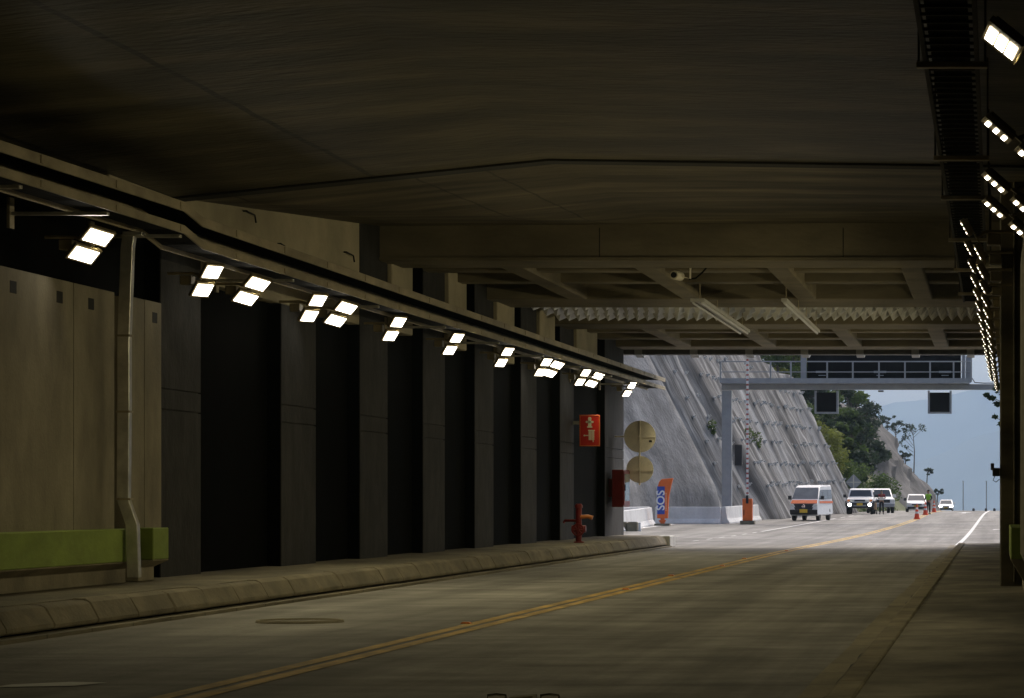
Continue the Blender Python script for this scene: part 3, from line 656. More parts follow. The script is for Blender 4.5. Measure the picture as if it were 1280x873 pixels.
BY = 163.; bz = gz(BY)
t = thing('boom_gate', 'orange gate cabinet with raised red and white boom beside the white barrier', 'boom gate', (-13.72, BY, bz))
b = MB(); b.box(-14.1, -13.32, BY - .4, BY + .4, bz, bz + .2); b.build('plinth', M['walk'], t, bevel=.02)
b = MB(); b.box(-13.98, -13.44, BY - .25, BY + .25, bz + .2, bz + 1.42); b.build('cabinet', M['orange'], t, bevel=.03)
b = MB(); b.box(-13.78, -13.64, BY - .32, BY - .2, bz + 1.15, bz + 1.6); b.build('pivot_clamp', M['black_pl'], t)
b = MB(); b.box(-13.92, -13.88, BY - .27, BY - .24, bz + .5, bz + .8); b.build('handle', M['black_pl'], t)
b = MB(); H0, H1 = bz + 1.5, 9.35; n = 28
for k in range(n): b.box(-13.76, -13.64, BY - .30, BY - .24, H0 + (H1 - H0) * k / n, H0 + (H1 - H0) * (k + .62) / n, 0); b.box(-13.76, -13.64, BY - .30, BY - .24, H0 + (H1 - H0) * (k + .62) / n, H0 + (H1 - H0) * (k + 1) / n, 1)
b.build('boom', [M['whitep'], M['boomred']], t)
t = thing('emergency_post', 'orange SOS emergency telephone post with blue panel before the white barrier', 'emergency post', (-17.85, 158, gz(158)))
sx, sy, sz = -17.85, 158., gz(158)
b = MB(); b.box(sx - .4, sx + .4, sy - .35, sy + .35, sz - .05, sz + .12); b.build('plinth', M['walk'], t, bevel=.02)
b = MB(); b.box(sx - .1, sx + .12, sy - .1, sy + .1, sz + .12, sz + .42); b.prism([(sx - .2, sz + .3), (sx + .2, sz + .3), (sx + .13, sz + .18), (sx - .13, sz + .18)], 1, sy - .12, sy + .12); b.build('foot', M['orange'], t, bevel=.01)
pr = [(sx - .27, sz + .40), (sx + .30, sz + .40), (sx + .32, sz + 1.0), (sx + .36, sz + 1.6), (sx + .46, sz + 2.1), (sx + .58, sz + 2.55), (sx - .02, sz + 2.50), (sx - .16, sz + 2.35), (sx - .25, sz + 2.05)]
b = MB(); b.prism(pr, 1, sy - .16, sy + .16); b.build('housing', M['orange'], t, bevel=.02)
b = MB(); b.box(sx - .26, sx + .14, sy - .185, sy - .163, sz + .62, sz + 2.1); pn = b.build('blue_panel', M['blue'], t)
def text(body, size, parent, loc, rot, m, name='lettering'):
    c = bpy.data.curves.new(name, 'FONT'); c.body = body; c.size = size; c.align_x = 'CENTER'; c.align_y = 'CENTER'; c.extrude = .003; c.offset = size * .018
    tmp = bpy.data.objects.new(name, c); COL.objects.link(tmp); me = bpy.data.meshes.new_from_object(tmp); bpy.data.objects.remove(tmp); me.materials.clear()
    o = bpy.data.objects.new(name, me); COL.objects.link(o); o.parent = parent; o.location = Vector(loc) - wloc(parent); o.rotation_euler = rot; me.materials.append(m); return o
text('SOS', .62, pn, (sx - .06, sy - .19, sz + 1.36), (R(90), R(-90), 0), M['whitep'])
b = MB()
for k in range(11): b.box(sx + .20, sx + .225, sy - .168, sy - .161, sz + .8 + k * .09, sz + .86 + k * .09)
b.build('side_marks', M['symbol'], t)
def jersey(p0, p1, label, h=.98):
    p0, p1 = Vector((p0[0], p0[1], gz(p0[1]) - .03)), Vector((p1[0], p1[1], gz(p1[1]) - .03)); d = p1 - p0; d.z = 0; d.normalize(); n = Vector((d.y, -d.x, 0))
    prof = [(-.34, 0), (-.34, .1), (-.20, .32), (-.12, h), (.12, h), (.20, .32), (.34, .1), (.34, 0)]
    b = MB(); b.loft([[p + n * a + Vector((0, 0, z)) for a, z in prof] for p in (p0, p1)])
    return tag(b.build('jersey_barrier', M['barrier'], bevel=.02), label, 'barrier', 'white concrete barriers outside the portal')
jersey((-17.95, 140), (-18.95, 161.5), 'white concrete barrier with a joint, running from the last pillar towards the SOS post')
jersey((-19.0, 164.6), (-15.35, 164.6), 'long white concrete barrier behind the SOS post')
jersey((-15.2, 164.7), (-14.45, 178), 'white concrete barrier end turning away behind the orange boom gate')
jersey((-24, 151), (-19.3, 163.8), 'white concrete barrier at the foot of the smooth sprayed slope behind the round signs', 1.0)
for k, (x, lab) in enumerate(((-17.35, 'grey concrete block beside the small white post'), (-17.85, 'grey concrete block nearer the last pillar'))):
    b = MB(); y = 141.0; b.box(x - .24, x + .24, y - .3, y + .3, gz(y) - .02, gz(y) + .42); b.box(x - .2, x + .2, y - .26, y + .26, gz(y) + .42, gz(y) + .45)
    tag(b.build('concrete_block', M['walk'], bevel=.03), lab, 'block', 'concrete blocks on the road edge')
b = MB(); b.box(-17.06, -16.96, 140.9, 141.0, gz(141), gz(141) + .42); b.box(-17.09, -16.93, 140.87, 141.03, gz(141) - .02, gz(141) + .06)
tag(b.build('marker_post', M['whitep'], bevel=.01), 'short white marker post beside the grey concrete block', 'post')

# ------------------------------------------------------------------ terrain: sprayed slope, hill, rock cliff, mountains
def detail(y, z):
    d = .8 * mn.noise(Vector((y * .22, z * .05, 3.1))) +   .27 * mn.noise(Vector((y * .62, z * .07, 8.2))) + .10 * mn.noise(Vector((y * 1.6, z * .25, 1.7))) + .09 * mn.noise(Vector((y * 1.9, z * 1.3, 5.)))
    a = ss(172, 174, y)
    d = d * (.25 + .75 * a)
    d += .9 * (1 - ss(171.5, 172.6, y)); d -= 1.2 * math.exp(-((y - 174.9) / 1.1) ** 2) * (.8 + .3 * mn.noise(Vector((z * 1.2, 0, 0))))
    d += .8 * math.exp(-((y - 178.4) / .9) ** 2)
    d -= .6 * math.exp(-((y - 181.0) / 1.2) ** 2)
    return d
def slope_x(y, z): return foot(y) - max(0, z - gz(y)) * .505 + detail(y, z) * min(1, .25 + z / 3)
ys = [112 + .5 * i for i in range(120)] + [172 + .3 * i for i in range(201)] + [232.3 + .5 * i for i in range(5)]
zz = [-.019 + i / 51 for i in range(52)]
HT = [(112, 21), (190, 20), (200, 16), (208, 13.4), (216, 11.6), (232, 9.6), (236, 9.4)]
b = MB(); n = len(zz) + 3; V = []
for y in ys:
    back = max(0, y - 230.5) ** 1.6 * .7
    for z in zz: z *= interp(HT, y) + .5 * mn.noise(Vector((y * .3, 0, 7))); V.append((slope_x(y, z + gz(y)) - back, y, z + gz(y)))
    x = V[-1][0]; V += [(x - 2, y, V[-1][2] + .3), (x - 12, y, V[-1][2] + 2.5), (x - 50, y, V[-1][2] + 8)]
b.add(V, [(j * n + i, j * n + i + 1, (j + 1) * n + i + 1, (j + 1) * n + i) for j in range(len(ys) - 1) for i in range(n - 1)])
b.m = [2 if k % (n - 1) >= len(zz) else (1 if ys[k // (n - 1)] < 172.8 else 0) for k in range(len(b.f))]
slope = struct(b.build('sprayed_slope', [M['shot'], M['shotA'], M['soil']], smooth=True, origin=(-15, 170, 0)))
def anchor_at(mb, y, z):
    x = slope_x(y, z); nrm = Vector((.89, 0, .45)); u = Vector((0, 1, 0)); v = nrm.cross(u)
    mb.obox(Vector((x, y, z)) + nrm * .06, u, v, nrm, .10, .10, .05); mb.obox(Vector((x, y, z)) + nrm * .16, u, v, nrm, .045, .045, .08)
spots = []
for z in (2.4, 3.75, 5.1, 6.45, 7.8, 9.15, 10.5, 11.85):
    y = 176.2 + z * .12
    while y < 231:
        if z < interp(HT, y) - .6 and mn.noise(Vector((y * .08, z * 1.3, 2))) > -.42: spots.append((y + random.uniform(-.12, .12), z + random.uniform(-.13, .13) + .012 * (y - 176)))
        y += 1.35
spots.sort(key=lambda p: p[0])
proto = None
for y, z in spots[:100]:
    if proto is None:
        b = MB(); anchor_at(b, y, z); x = slope_x(y, z)
        proto = b.build('anchor_head', M['cap'], None, origin=(x, y, z)); o = proto
    else: o = proto.copy(); COL.objects.link(o); x = slope_x(y, z)
    o.parent = slope; o.location = Vector((x, y, z)) - slope.location
b = MB()
for y, z in spots[100:]: anchor_at(b, y, z)
o = b.build('anchor_heads', M['cap'], slope); o['kind'] = 'stuff'

def hill_z(x, y):
    f = foot(y); t = max(0, f - 1.0 - x)
    h = t * .95 if t < 12 else 11.4 + (t - 12) * .35
    h = min(h, 4 + 60 * ss(f, f - 60, x))
    return gz(y) - .25 + h + .7 * mn.noise(Vector((x * .2, y * .2, 0))) * min(1, t / 3)
xs = [-140, -90, -60, -45, -35] + [-30 + .8 * i for i in range(30)]; ys = [231 + 2.2 * i for i in range(60)]
b = MB(); n = len(xs)
b.add([(x, y, hill_z(x, y)) for y in ys for x in xs], [(j * n + i, j * n + i + 1, (j + 1) * n + i + 1, (j + 1) * n + i) for j in range(len(ys) - 1) for i in range(n - 1)])
struct(b.build('hill', M['soil'], smooth=True, origin=(0, 0, 0)))
ys = [284 + 1. * i for i in range(64)]; zz = [-1 + .7 * i for i in range(18)]
b = MB(); n = len(zz) + 2; V = []
CF = [(284, -9.2), (300, -8.0), (330, -6.3), (340, -6.2), (348, -8)]
for y in ys:
    back = max(0, y - 333) ** 1.5 * .25 + max(0, 300 - y) * .5
    for z in zz:
        q = mn.noise(Vector((y * .12, z * .22, 4))) * 1.8 + mn.noise(Vector((y * .35, z * .8, 9))) * .9 + .4 * mn.noise(Vector((y * 1.1, z * 1.1, 2)))
        V.append((interp(CF, y) - z * .70 - back + q * min(1, .2 + z / 4), y, gz(y) + z))
    x, z = V[-1][0], V[-1][2]; V += [(x - 5, y, z + 1), (x - 40, y, z + 3)]
b.add(V, [(j * n + i, j * n + i + 1, (j + 1) * n + i + 1, (j + 1) * n + i) for j in range(len(ys) - 1) for i in range(n - 1)])
struct(b.build('rock_cliff', M['rock'], smooth=True, origin=(-10, 310, 0)))
def mountain(y0, prof, amp, back, seed):
    """ridge prof: (bearing offset in px from straight ahead, px above horizon) taken as angles at distance y0"""
    k = y0 / 3690.; xs = [-2600 + 65 * i for i in range(80)]; rows = [(-1, -y0 * .28), (-.6, -y0 * .2), (-.25, -y0 * .13), (.1, -y0 * .09), (.4, -y0 * .06), (.72, -y0 * .025), (1, 0), (.8, 300), (.3, back)]
    b = MB(); V = []
    for t, dy in rows:
        for x in xs:
            top = interp(prof, x / k) * k + mn.noise(Vector((x * .004, seed, 0))) * amp + mn.noise(Vector((x * .013, seed, 1))) * amp * .4
            z = -90 + (top + 90) * max(0, t) if t > 0 else -95
            V.append((x, y0 + dy + 200 * mn.noise(Vector((x * .002, dy * .01, seed))), z + (amp * 2 * mn.noise(Vector((x * .005, dy * .004, seed + 5))) if .05 < t < .95 else 0)))
    n = len(xs)
    b.add(V, [(j * n + i, j * n + i + 1, (j + 1) * n + i + 1, (j + 1) * n + i) for j in range(len(rows) - 1) for i in range(n - 1)])
    return struct(b.build('mountain', M['mount'], smooth=True, origin=(0, y0, -95)))
mountain(9400, [(-600, 60), (-260, 95), (-160, 112), (-135, 121), (-115, 126), (-90, 125), (-60, 131), (-20, 141), (20, 150), (120, 165), (400, 150)], 5, 1500, 2.)
mountain(7800, [(-600, 20), (-200, 30), (-80, 52), (-30, 78), (20, 92), (200, 120), (400, 110)], 5, 900, 6.)

# ------------------------------------------------------------------ vegetation
def leaves(b, c, rad, n, size, squash=.8, mi=0):
    for _ in range(n):
        while True:
            p = Vector((random.uniform(-1, 1), random.uniform(-1, 1), random.uniform(-1, 1)))
            if p.length < 1: break
        p = p * (.55 + .45 * random.random()) if random.random() < .4 else p.normalized() * random.uniform(.6, 1.02)
        p = Vector((p.x * rad, p.y * rad, p.z * rad * squash)) + Vector(c)
        a = Vector((random.gauss(0, 1), random.gauss(0, 1), random.gauss(0, .6))).normalized(); q = a.cross(Vector((random.gauss(0, 1), random.gauss(0, 1), random.gauss(0, 1)))).normalized()
        s = size * random.uniform(.6, 1.4)
        b.add([p - a * s, p + q * s * .5, p + a * s, p - q * s * .5], [(0, 1, 2, 3)], mi)
def tree(name, label, x, y, z, h, rad, m, group, clumps=14, dens=150, size=.2, mat2=None, tall=.55):
    t = thing(name, label, 'tree', (x, y, z), 0, group)
    tr_ = MB(); tip = Vector((x + random.uniform(-.4, .4), y, z + h * .8)); base = Vector((x, y, z - .5))
    tr_.tube([base, base.lerp(tip, .5) + Vector((random.uniform(-.2, .2), 0, 0)), tip], [h * .028, h * .02, h * .008], 8)
    cr = MB()
    for k in range(clumps):
        a = random.uniform(0, 6.28); f = random.uniform(1 - tall, 1) if k else 1.0
        w = rad * (1 - .55 * max(0, f - .55) / .45) * random.uniform(.25, .85)
        c = Vector((x + w * math.cos(a), y + w * math.sin(a), z + h * f * .93))
        tr_.tube([base.lerp(tip, min(.95, f * .8)), c], [h * .01, h * .003], 5)
        leaves(cr, c, rad * random.uniform(.28, .48), dens, size, .75, 1 if (mat2 and random.random() < .35) else 0)
    tr_.build('trunk', M['bark'], t, smooth=True); cr.build('crown', [m, mat2 or m], t)
    return t
G1 = 'trees on the hill behind the sprayed slope'
def on_hill(px, y, *_): x = (px - 1245) / 3690 * y; return x, hill_z(x, y)
for px, y, h, r_, m, m2, lab in (
    (1062, 262, 6.6, 2.6, 'leafD', 'leafM', 'tall dark evergreen tree under the gantry, beside the lane signal box'),
    (1078, 270, 5.6, 2.3, 'leafD', 'leafS', 'dark tree leaning out at the outer edge of the hill over the rock cliff'),
    (1040, 268, 6.5, 2.6, 'leafD', 'leafM', 'broad dark tree behind the lane signal box, on the hill'),
    (1020, 274, 6.5, 2.7, 'leafD', 'leafD', 'dark tree directly above the pale shrubs at the slope edge'),
    (1000, 280, 7.0, 3.0, 'leafM', 'leafD', 'mid green tree seen through the gantry railing beside the message board'),
    (975, 285, 7.2, 3.0, 'leafM', 'leafY', 'bright green tree seen through the middle of the gantry railing'),
    (950, 290, 7.4, 3.0, 'leafD', 'leafM', 'dark tree seen through the railing next to the raised boom'),
    (1077, 282, 8.2, 2.5, 'leafD', 'leafS', 'tallest dark evergreen, its crown rising right up to the gantry beam beside the sky'),
    (1066, 276, 8.4, 2.5, 'leafD', 'leafM', 'dark evergreen between the lane signal box and the tallest evergreen'),
    (1050, 256, 4.6, 1.9, 'leafD', 'leafM', 'low dark tree in front of the tall evergreen, above the car queue'),
    (1070, 254, 3.6, 1.6, 'leafD', 'leafS', 'small dark tree low on the hill above the white pickup')):
    x, z = on_hill(px, y); tree('evergreen_tree', lab, x, y, z, h, r_, M[m], G1, 18, 210, .19, M[m2], .72)
for px, y, h, r_, m, m2, lab in ((930, 214, 4.2, 1.6, 'leafM', 'leafD', 'dark green tree on top of the sprayed slope behind the raised boom'), (950, 221, 3.8, 1.6, 'leafY', 'leafM', 'bright green tree seen between the first railing posts of the gantry'), (972, 227, 4.0, 1.7, 'leafM', 'leafY', 'fresh green tree atop the slope just before the message board'), (992, 232, 3.4, 1.5, 'leafY', 'leafM', 'light green bushy tree at the slope crest beside the message board mast')):
    x = (px - 1245) / 3690 * y; z = gz(y) + interp(HT, y) + .2; tree('broadleaf_tree', lab, x, y, z, h, r_, M[m], G1, 14, 150, .15, M[m2], .8)
for px, py, y, r_, m, lab in (
    (1008, 535, 234, .9, 'leafY', 'uppermost yellow green shrub on the crest of the sprayed slope'),
    (1020, 550, 236, 1.0, 'leafY', 'yellow green shrub second down the slope crest'),
    (1030, 548, 240, .9, 'leafY', 'olive shrub with brownish tips on the slope crest before the dark trees'),
    (1040, 572, 238, 1.0, 'leafY', 'round yellow green shrub midway down the slope crest'),
    (1050, 587, 242, .9, 'leafM', 'mid green shrub low on the slope crest above the four-wheel drive car'),
    (1065, 592, 248, 1.1, 'leafM', 'dark green bush at the base of the evergreens behind the diamond sign'),
    (1085, 603, 252, 1.1, 'leafM', 'low green bush behind the person in the red shirt'),
    (1102, 612, 256, .9, 'leafM', 'lowest bush on the grassy bank just before the rock cliff'),
    (1000, 515, 234, .8, 'leafM', 'green shrub at the slope crest below the lane signal box')):
    px += 8; y -= 4; r_ *= 1.4; x = (px - 1245) / 3690 * y; z = 1.6 + (625 - py) / 3690 * y
    t = thing('shrub', lab, 'shrub', (x, y, z - r_), 0, 'shrubs along the slope crest')
    b = MB()
    for k in range(5): leaves(b, (x + random.uniform(-.6, .6) * r_, y + random.uniform(-.6, .6) * r_, z + random.uniform(-.5, .3) * r_), r_ * .6, 130, .13)
    b.build('foliage', M[m], t)
    b = MB(); b.tube([(x, y, z - r_ * 1.5), (x + .1, y, z)], [.06, .02], 6); b.build('stem', M['bark'], t)
for px, py, y, r_, lab in ((879, 533, 178, .36, 'small green tuft growing from the sprayed slope near the ridge'), (952, 543, 188, .42, 'tall dark green tuft growing on the slope beside the boom'), (970, 550, 190, .40, 'pale green tuft growing on the slope past the boom'), (905, 568, 181, .25, 'little tuft low on the sprayed slope by the gantry column')):
    z = 1.6 + (625 - py) / 3690 * y; x = slope_x(y, z) + .1
    t = thing('tuft', lab, 'plant', (x, y, z - .3), 0, 'tufts growing on the sprayed slope'); b = MB(); leaves(b, (x, y, z), r_, 90, .11, 1.3); leaves(b, (x + .1, y, z - r_), r_ * .6, 60, .1); b.build('foliage', M['leafM'], t)
    b = MB(); b.tube([(x - .2, y, z - .5), (x, y, z)], .02, 5); b.build('stem', M['bark'], t)
for px, py, y, h, r_, lab in ((1142, 592, 336, 5.0, 1.7, 'tall open-branched slender tree on the rock cliff edge'), (1119, 566, 334, 3.2, 1.2, 'thin leaning tree high on the rock cliff'), (1108, 548, 333, 2.2, .9, 'thin small tree beside the dark evergreens atop the cliff'), (1131, 585, 335, 1.6, .8, 'low bushy sapling at the foot of the slender tree'), (1158, 602, 338, 1.3, .6, 'small dark sapling low on the cliff edge'), (1171, 624, 342, .9, .55, 'tiny sapling at the bottom of the cliff by the road')):
    x = (px - 1245) / 3690 * y; z = 1.6 + (625 - py) / 3690 * y
    t = thing('slender_tree', lab, 'tree', (x, y, z), 0, 'slender trees on the rock cliff'); b = MB(); c = MB(); top = Vector((x + random.uniform(-.1, .3), y, z + h))
    b.tube([(x, y, z - 1.2), (x + .1, y, z + h * .5), top], [.09, .06, .02], 6)
    for k in range(9):
        f = random.uniform(.35, 1); a = random.uniform(0, 6.28); e = Vector((x, y, z)).lerp(top, f) + Vector((math.cos(a) * r_ * (1.2 - f * .5), math.sin(a) * r_, h * .1 + .1))
        b.tube([Vector((x, y, z)).lerp(top, f - .08), e], [.03, .012], 5); leaves(c, e, r_ * .3, 38, .13, .55)
    leaves(c, top, r_ * .35, 50, .13, .6)
    b.build('trunk', M['bark'], t); c.build('crown', M['leafS'], t)
t = thing('slender_tree', 'tree with sparse leaves reaching in beside the bare pillar outside the portal', 'tree', (1.3, 128, -.4)); b = MB(); c = MB()
b.tube([(1.3, 128, -1), (1.2, 128, 3.5), (1.0, 128, 7.5)], [.14, .1, .03], 8)
for x, z, r_ in ((-.2, 6.0, .18), (-.42, 6.15, .13), (.05, 5.75, .16), (-.05, 5.2, .12), (.3, 6.4, .5), (.9, 7.2, .8), (1.6, 6.6, .8), (1.2, 5.4, .7), (.35, 4.9, .3)):
    b.tube([(1.1, 128, z - .7), (x, 128, z)], [.03, .01], 5); leaves(c, (x, 128, z), r_, int(60 + 160 * r_), .09, .6)
b.build('trunk', M['bark'], t); c.build('crown', M['leafD'], t)
b = MB()
for _ in range(9000):
    y = random.uniform(236, 283); x = foot(y) - random.uniform(1.0, 9); z = hill_z(x, y); a = random.uniform(0, 6.28); s = random.uniform(.12, .3)
    b.add([(x - .05 * math.cos(a), y - .05 * math.sin(a), z - .05), (x + .05 * math.cos(a), y + .05 * math.sin(a), z - .05), (x + random.uniform(-.1, .1), y, z + s)], [(0, 1, 2)])
o = b.build('bank_grass', M['grass'], origin=(0, 0, 0)); o['kind'] = 'stuff'
b = MB()
for _ in range(2600):
    y = random.uniform(101.6, 104.5) if random.random() < .5 else random.uniform(103, 112); x = random.uniform(-14.0, -11.9) + (y - 102) * -.06; a = random.uniform(0, 6.28); s = random.uniform(.03, .13)
    b.add([(x - .012 * math.cos(a), y - .012 * math.sin(a), -.02), (x + .012 * math.cos(a), y + .012 * math.sin(a), -.02), (x + random.uniform(-.04, .04), y, s)], [(0, 1, 2)])
o = b.build('verge_grass', M['grass'], origin=(0, 0, 0)); o['kind'] = 'stuff'

# ------------------------------------------------------------------ road furniture far off
for px, lab in ((1204, 'thin grey lamp post beyond the road crest, nearer the white cars'), (1233, 'thin grey lamp post beyond the road crest, nearer the bare pillar')):
    y = 600.; x = (px - 1245) / 3690 * y
    t = thing('lamp_post', lab, 'lamp post', (x, y, gz(y)), 0, 'lamp posts beyond the crest')
    b = MB(); b.tube([(x, y, gz(y)), (x, y, 5.2)], [.14, .09], 8); b.build('pole', M['grey'], t)
    b = MB(); b.tube([(x, y, 5.1), (x, y - 1.4, 5.35)], .06, 6); b.box(x - .15, x + .15, y - 2.0, y - 1.3, 5.28, 5.42); b.build('lantern', M['grey'], t)
for px, lab in ((1217, 'dark road stud on the crest between the two lamp posts'), (1232.5, 'dark road stud on the crest at the foot of a lamp post'), (1243, 'dark road stud on the crest next to the bare pillar')):
    y = 262.; x = (px - 1245) / 3690 * y
    b = MB(); b.lathe((x, y, gz(y) - .05), [(.12, 0), (.12, .22), (.08, .3)], 10)
    tag(b.build('bollard', M['darkgrey'], smooth=True), lab, 'bollard', 'low studs on the road crest')
t = thing('diamond_sign', 'grey diamond road sign seen from behind, above the four-wheel drive car', 'road sign', (-10.75, 226, gz(226)))
x, y, z = (1067 - 1245) / 3690 * 226, 226., 1.6 + (625 - 603) / 3690 * 226
b = MB(); s = .62; b.prism([(x - s, z), (x, z - s), (x + s, z), (x, z + s)], 1, y, y + .03); b.build('plate', M['grey'], t)
b = MB(); b.box(x - .04, x + .04, y - .06, y - .003, gz(y), z + s * .8); b.build('post', M['galv'], t)
b = MB(); b.box(x - s * .8, x + s * .8, y - .03, y - .004, z - .03, z + .03); b.build('cross_bar', M['galv'], t)
def cone(label, x, y):
    t = thing('traffic_cone', label, 'traffic cone', (x, y, gz(y)), 0, 'orange cones on the yellow line'); z = gz(y)
    b = MB(); b.box(x - .22, x + .22, y - .22, y + .22, z, z + .05); b.build('base', M['cone'], t, bevel=.02)
    b = MB(); b.lathe((x, y, z + .05), [(.17, 0), (.035, .88), (.02, .9)], 16); b.build('body', M['cone'], t, smooth=True)
    for h0, h1 in ((.30, .42), (.56, .68)):
        b = MB(); b.lathe((x, y, z + .05), [(.17 - .153 * h0 + .004, h0), (.17 - .153 * h1 + .004, h1)], 16); b.build('reflective_band', M['reflect'], t, smooth=True)
cone('orange traffic cone standing alone on the yellow line before the person in green vest', -4.9, 183)
cone('orange traffic cone right beside the legs of the person in green vest', -4.93, 206)
cone('orange traffic cone beyond the person in green vest, by the last white car', -4.95, 236)
STUD = 'raised studs on the double yellow line'
for i, y in enumerate((38., 52.5, 62, 71, 80, 92)):
    x = yellow_x(y) + (.02 if i % 2 else -.22); b = MB(); b.prism([(x - .07, .006), (x + .07, .006), (x + .045, .028), (x - .045, .028)], 1, y - .06, y + .06)
    tag(b.build('road_stud', M['amber'], bevel=.004), f'{ORD[i]} raised stud on the double yellow line, counted from the tunnel inside', 'road stud', STUD)
t = thing('drain_plate', 'steel cover plate with two pale lifting handles in the lane at the frame edge', 'cover plate', (-3.74, 23.4, 0))
b = MB(); b.box(-4.05, -3.42, 22.9, 23.55, .004, .022); b.prism([(-3.83, .02), (-3.64, .02), (-3.64, .06), (-3.83, .045)], 1, 23.2, 23.42); b.build('plate', M['walk'], t, bevel=.004)
for x in (-3.95, -3.53):
    b = MB(); b.tube([(x - .075, 23.35, .01), (x - .07, 23.35, .052), (x, 23.35, .06), (x + .07, 23.35, .052), (x + .075, 23.35, .01)], .011, 8); b.build('handle', M['chrome'], t, smooth=True)
t = thing('drain_cover', 'round iron inspection cover with pale worn rim in the lane by the kerb', 'cover', (-9.1, 38.6, 0))
b = MB(); b.lathe((-9.1, 38.6, .003), [(.52, 0), (.52, .008)], 30); b.build('cover', M['walkr'], t)
b = MB(); b.torus((-9.1, 38.6, .006), (0, 0, 1), .54, .03, 30); b.build('rim', M['panel'], t)

# ------------------------------------------------------------------ vehicles (local: +y forward, built at origin, then turned)
def wheels(t, ys, xw, r, w=.22):
    for y in ys:
        for sx_ in (-1, 1):
            b = MB(); b.lathe((sx_ * (xw - w), y, r), [(r * .6, 0), (r * .96, .015), (r, .05), (r, w - .05), (r * .96, w - .015), (r * .6, w)], 22, (sx_, 0, 0)); o = b.build('wheel', M['tyre'], t, local=True, smooth=True)
            b = MB(); b.lathe((sx_ * (xw - .03), y, r), [(r * .6, 0), (r * .6, .02), (r * .2, .028)], 16, (sx_, 0, 0)); b.build('rim', M['rim'], o, local=True, smooth=True)
def shell(prof, hw, bev=.06):
    """side profile (y,z) swept across the width, narrowing with height by hw(z)"""
    b = MB(); b.loft([[(-hw(z), y, z) for y, z in prof], [(hw(z), y, z) for y, z in prof]]); return b
def seg(p, q, t0, t1, w0, w1, off=.012, th=.01):
    """a panel lying on the profile segment p-q between parameters t0,t1"""
    p, q = Vector((0, p[0], p[1])), Vector((0, q[0], q[1])); d = q - p; n = Vector((0, -d.z, d.y)).normalized()
    if n.y < 0 and abs(n.y) > .2: n = -n
    if abs(n.y) <= .2 and n.z < 0: n = -n
    a, c = p + d * t0 + n * off, p + d * t1 + n * off; b = MB()
    V = [a + Vector((-w0, 0, 0)), a + Vector((w0, 0, 0)), c + Vector((w1, 0, 0)), c + Vector((-w1, 0, 0))]
    b.add(V + [v - n * (th + off) for v in V], [(0, 1, 2, 3), (7, 6, 5, 4), (0, 4, 5, 1), (1, 5, 6, 2), (2, 6, 7, 3), (3, 7, 4, 0)]); return b
def side_win(t, quad, hw, name='side_window'):
    for s_ in (-1, 1):
        b = MB(); V = [(s_ * (hw(z) + .008), y, z) for y, z in quad]; W = [(s_ * (hw(z) - .05), y, z) for y, z in quad]; n = len(V)
        b.add(V + W, [tuple(range(n)), tuple(range(n, 2 * n))] + [(i, (i + 1) % n, n + (i + 1) % n, n + i) for i in range(n)]); b.build(name, M['screen'], t, local=True)
def mirrors(t, x, y, z, m):
    for s_ in (-1, 1):
        b = MB(); b.box(s_ * x - .1, s_ * x + .1, y - .05, y + .05, z, z + .22); b.tube([(s_ * (x - .2), y, z + .03), (s_ * x, y, z + .05)], .025, 6); b.build('mirror', m, t, local=True, bevel=.03)
def bx(t, name, m, x0, x1, y0, y1, z0, z1, bev=.01):
    b = MB(); b.box(x0, x1, y0, y1, z0, z1); return b.build(name, m, t, local=True, bevel=bev)

# ---- van
v = thing('van', 'white panel van with orange front band, black grille and yellow plate on the shoulder', 'van', (0, 0, 0))
P = [(2.30, .34), (2.36, .62), (2.30, .95), (2.0, 1.18), (1.16, 1.90), (.8, 1.98), (-2.3, 2.02), (-2.42, 1.9), (-2.45, .4), (-2.2, .3), (2.1, .28)]
hw = lambda z: .845 - max(0, z - 1.0) * .12
shell(P, hw).build('body', M['car'], v, local=True, bevel=.07, seg=3, smooth=True)
seg(P[3], P[4], .05, .93, .78, .70).build('windscreen', M['screen_sky'], v, local=True, bevel=.004)
seg(P[2], P[3], .05, .85, .80, .76, .02).build('orange_band', M['orange'], v, local=True)
seg(P[1], P[2], .0, .98, .52, .66, .03).build('grille', M['black_pl'], v, local=True, bevel=.01)
seg(P[0], P[1], .0, 1.0, .82, .84, .035).build('bumper', M['black_pl'], v, local=True, bevel=.02)
for s_ in (-1, 1):
    b = MB(); b.prism([(s_ * .50, .74), (s_ * .82, .84), (s_ * .83, .98), (s_ * .60, .92)], 1, 2.27, 2.385); b.build('headlight', M['lamp'], v, local=True, bevel=.01)
bx(v, 'number_plate', M['plate'], -.24, .24, 2.40, 2.42, .44, .64)
b = MB(); b.torus((0, 2.40, .80), (0, 1, 0), .085, .013, 16); b.box(-.11, .11, 2.392, 2.41, .785, .815); b.build('emblem', M['chrome'], v, local=True)
side_win(v, [(1.70, 1.22), (1.30, 1.70), (.65, 1.74), (.65, 1.20)], hw); side_win(v, [(.5, 1.20), (.5, 1.74), (-.9, 1.75), (-.9, 1.22)], hw); side_win(v, [(-1.0, 1.22), (-1.0, 1.75), (-2.2, 1.75), (-2.2, 1.24)], hw)
mirrors(v, .99, 1.62, 1.18, M['black_pl'])
for s_ in (-1, 1):
    b = MB(); b.box(s_ * .70 - .02, s_ * .70 + .02, -1.8, .7, 2.05, 2.09); b.build('roof_rail', M['black_pl'], v, local=True)
    b = MB(); b.box(s_ * (.85) - .006, s_ * (.85) + .006, -2.3, 1.6, .98, 1.10); b.build('side_stripe', M['orange'], v, local=True)
wheels(v, (1.55, -1.45), .84, .34)
y = 178.; v.location = (-11.12, y, gz(y)); v.rotation_euler = (0, 0, R(180 - 8)); v.scale = (1.0, 1.0, 1.06)

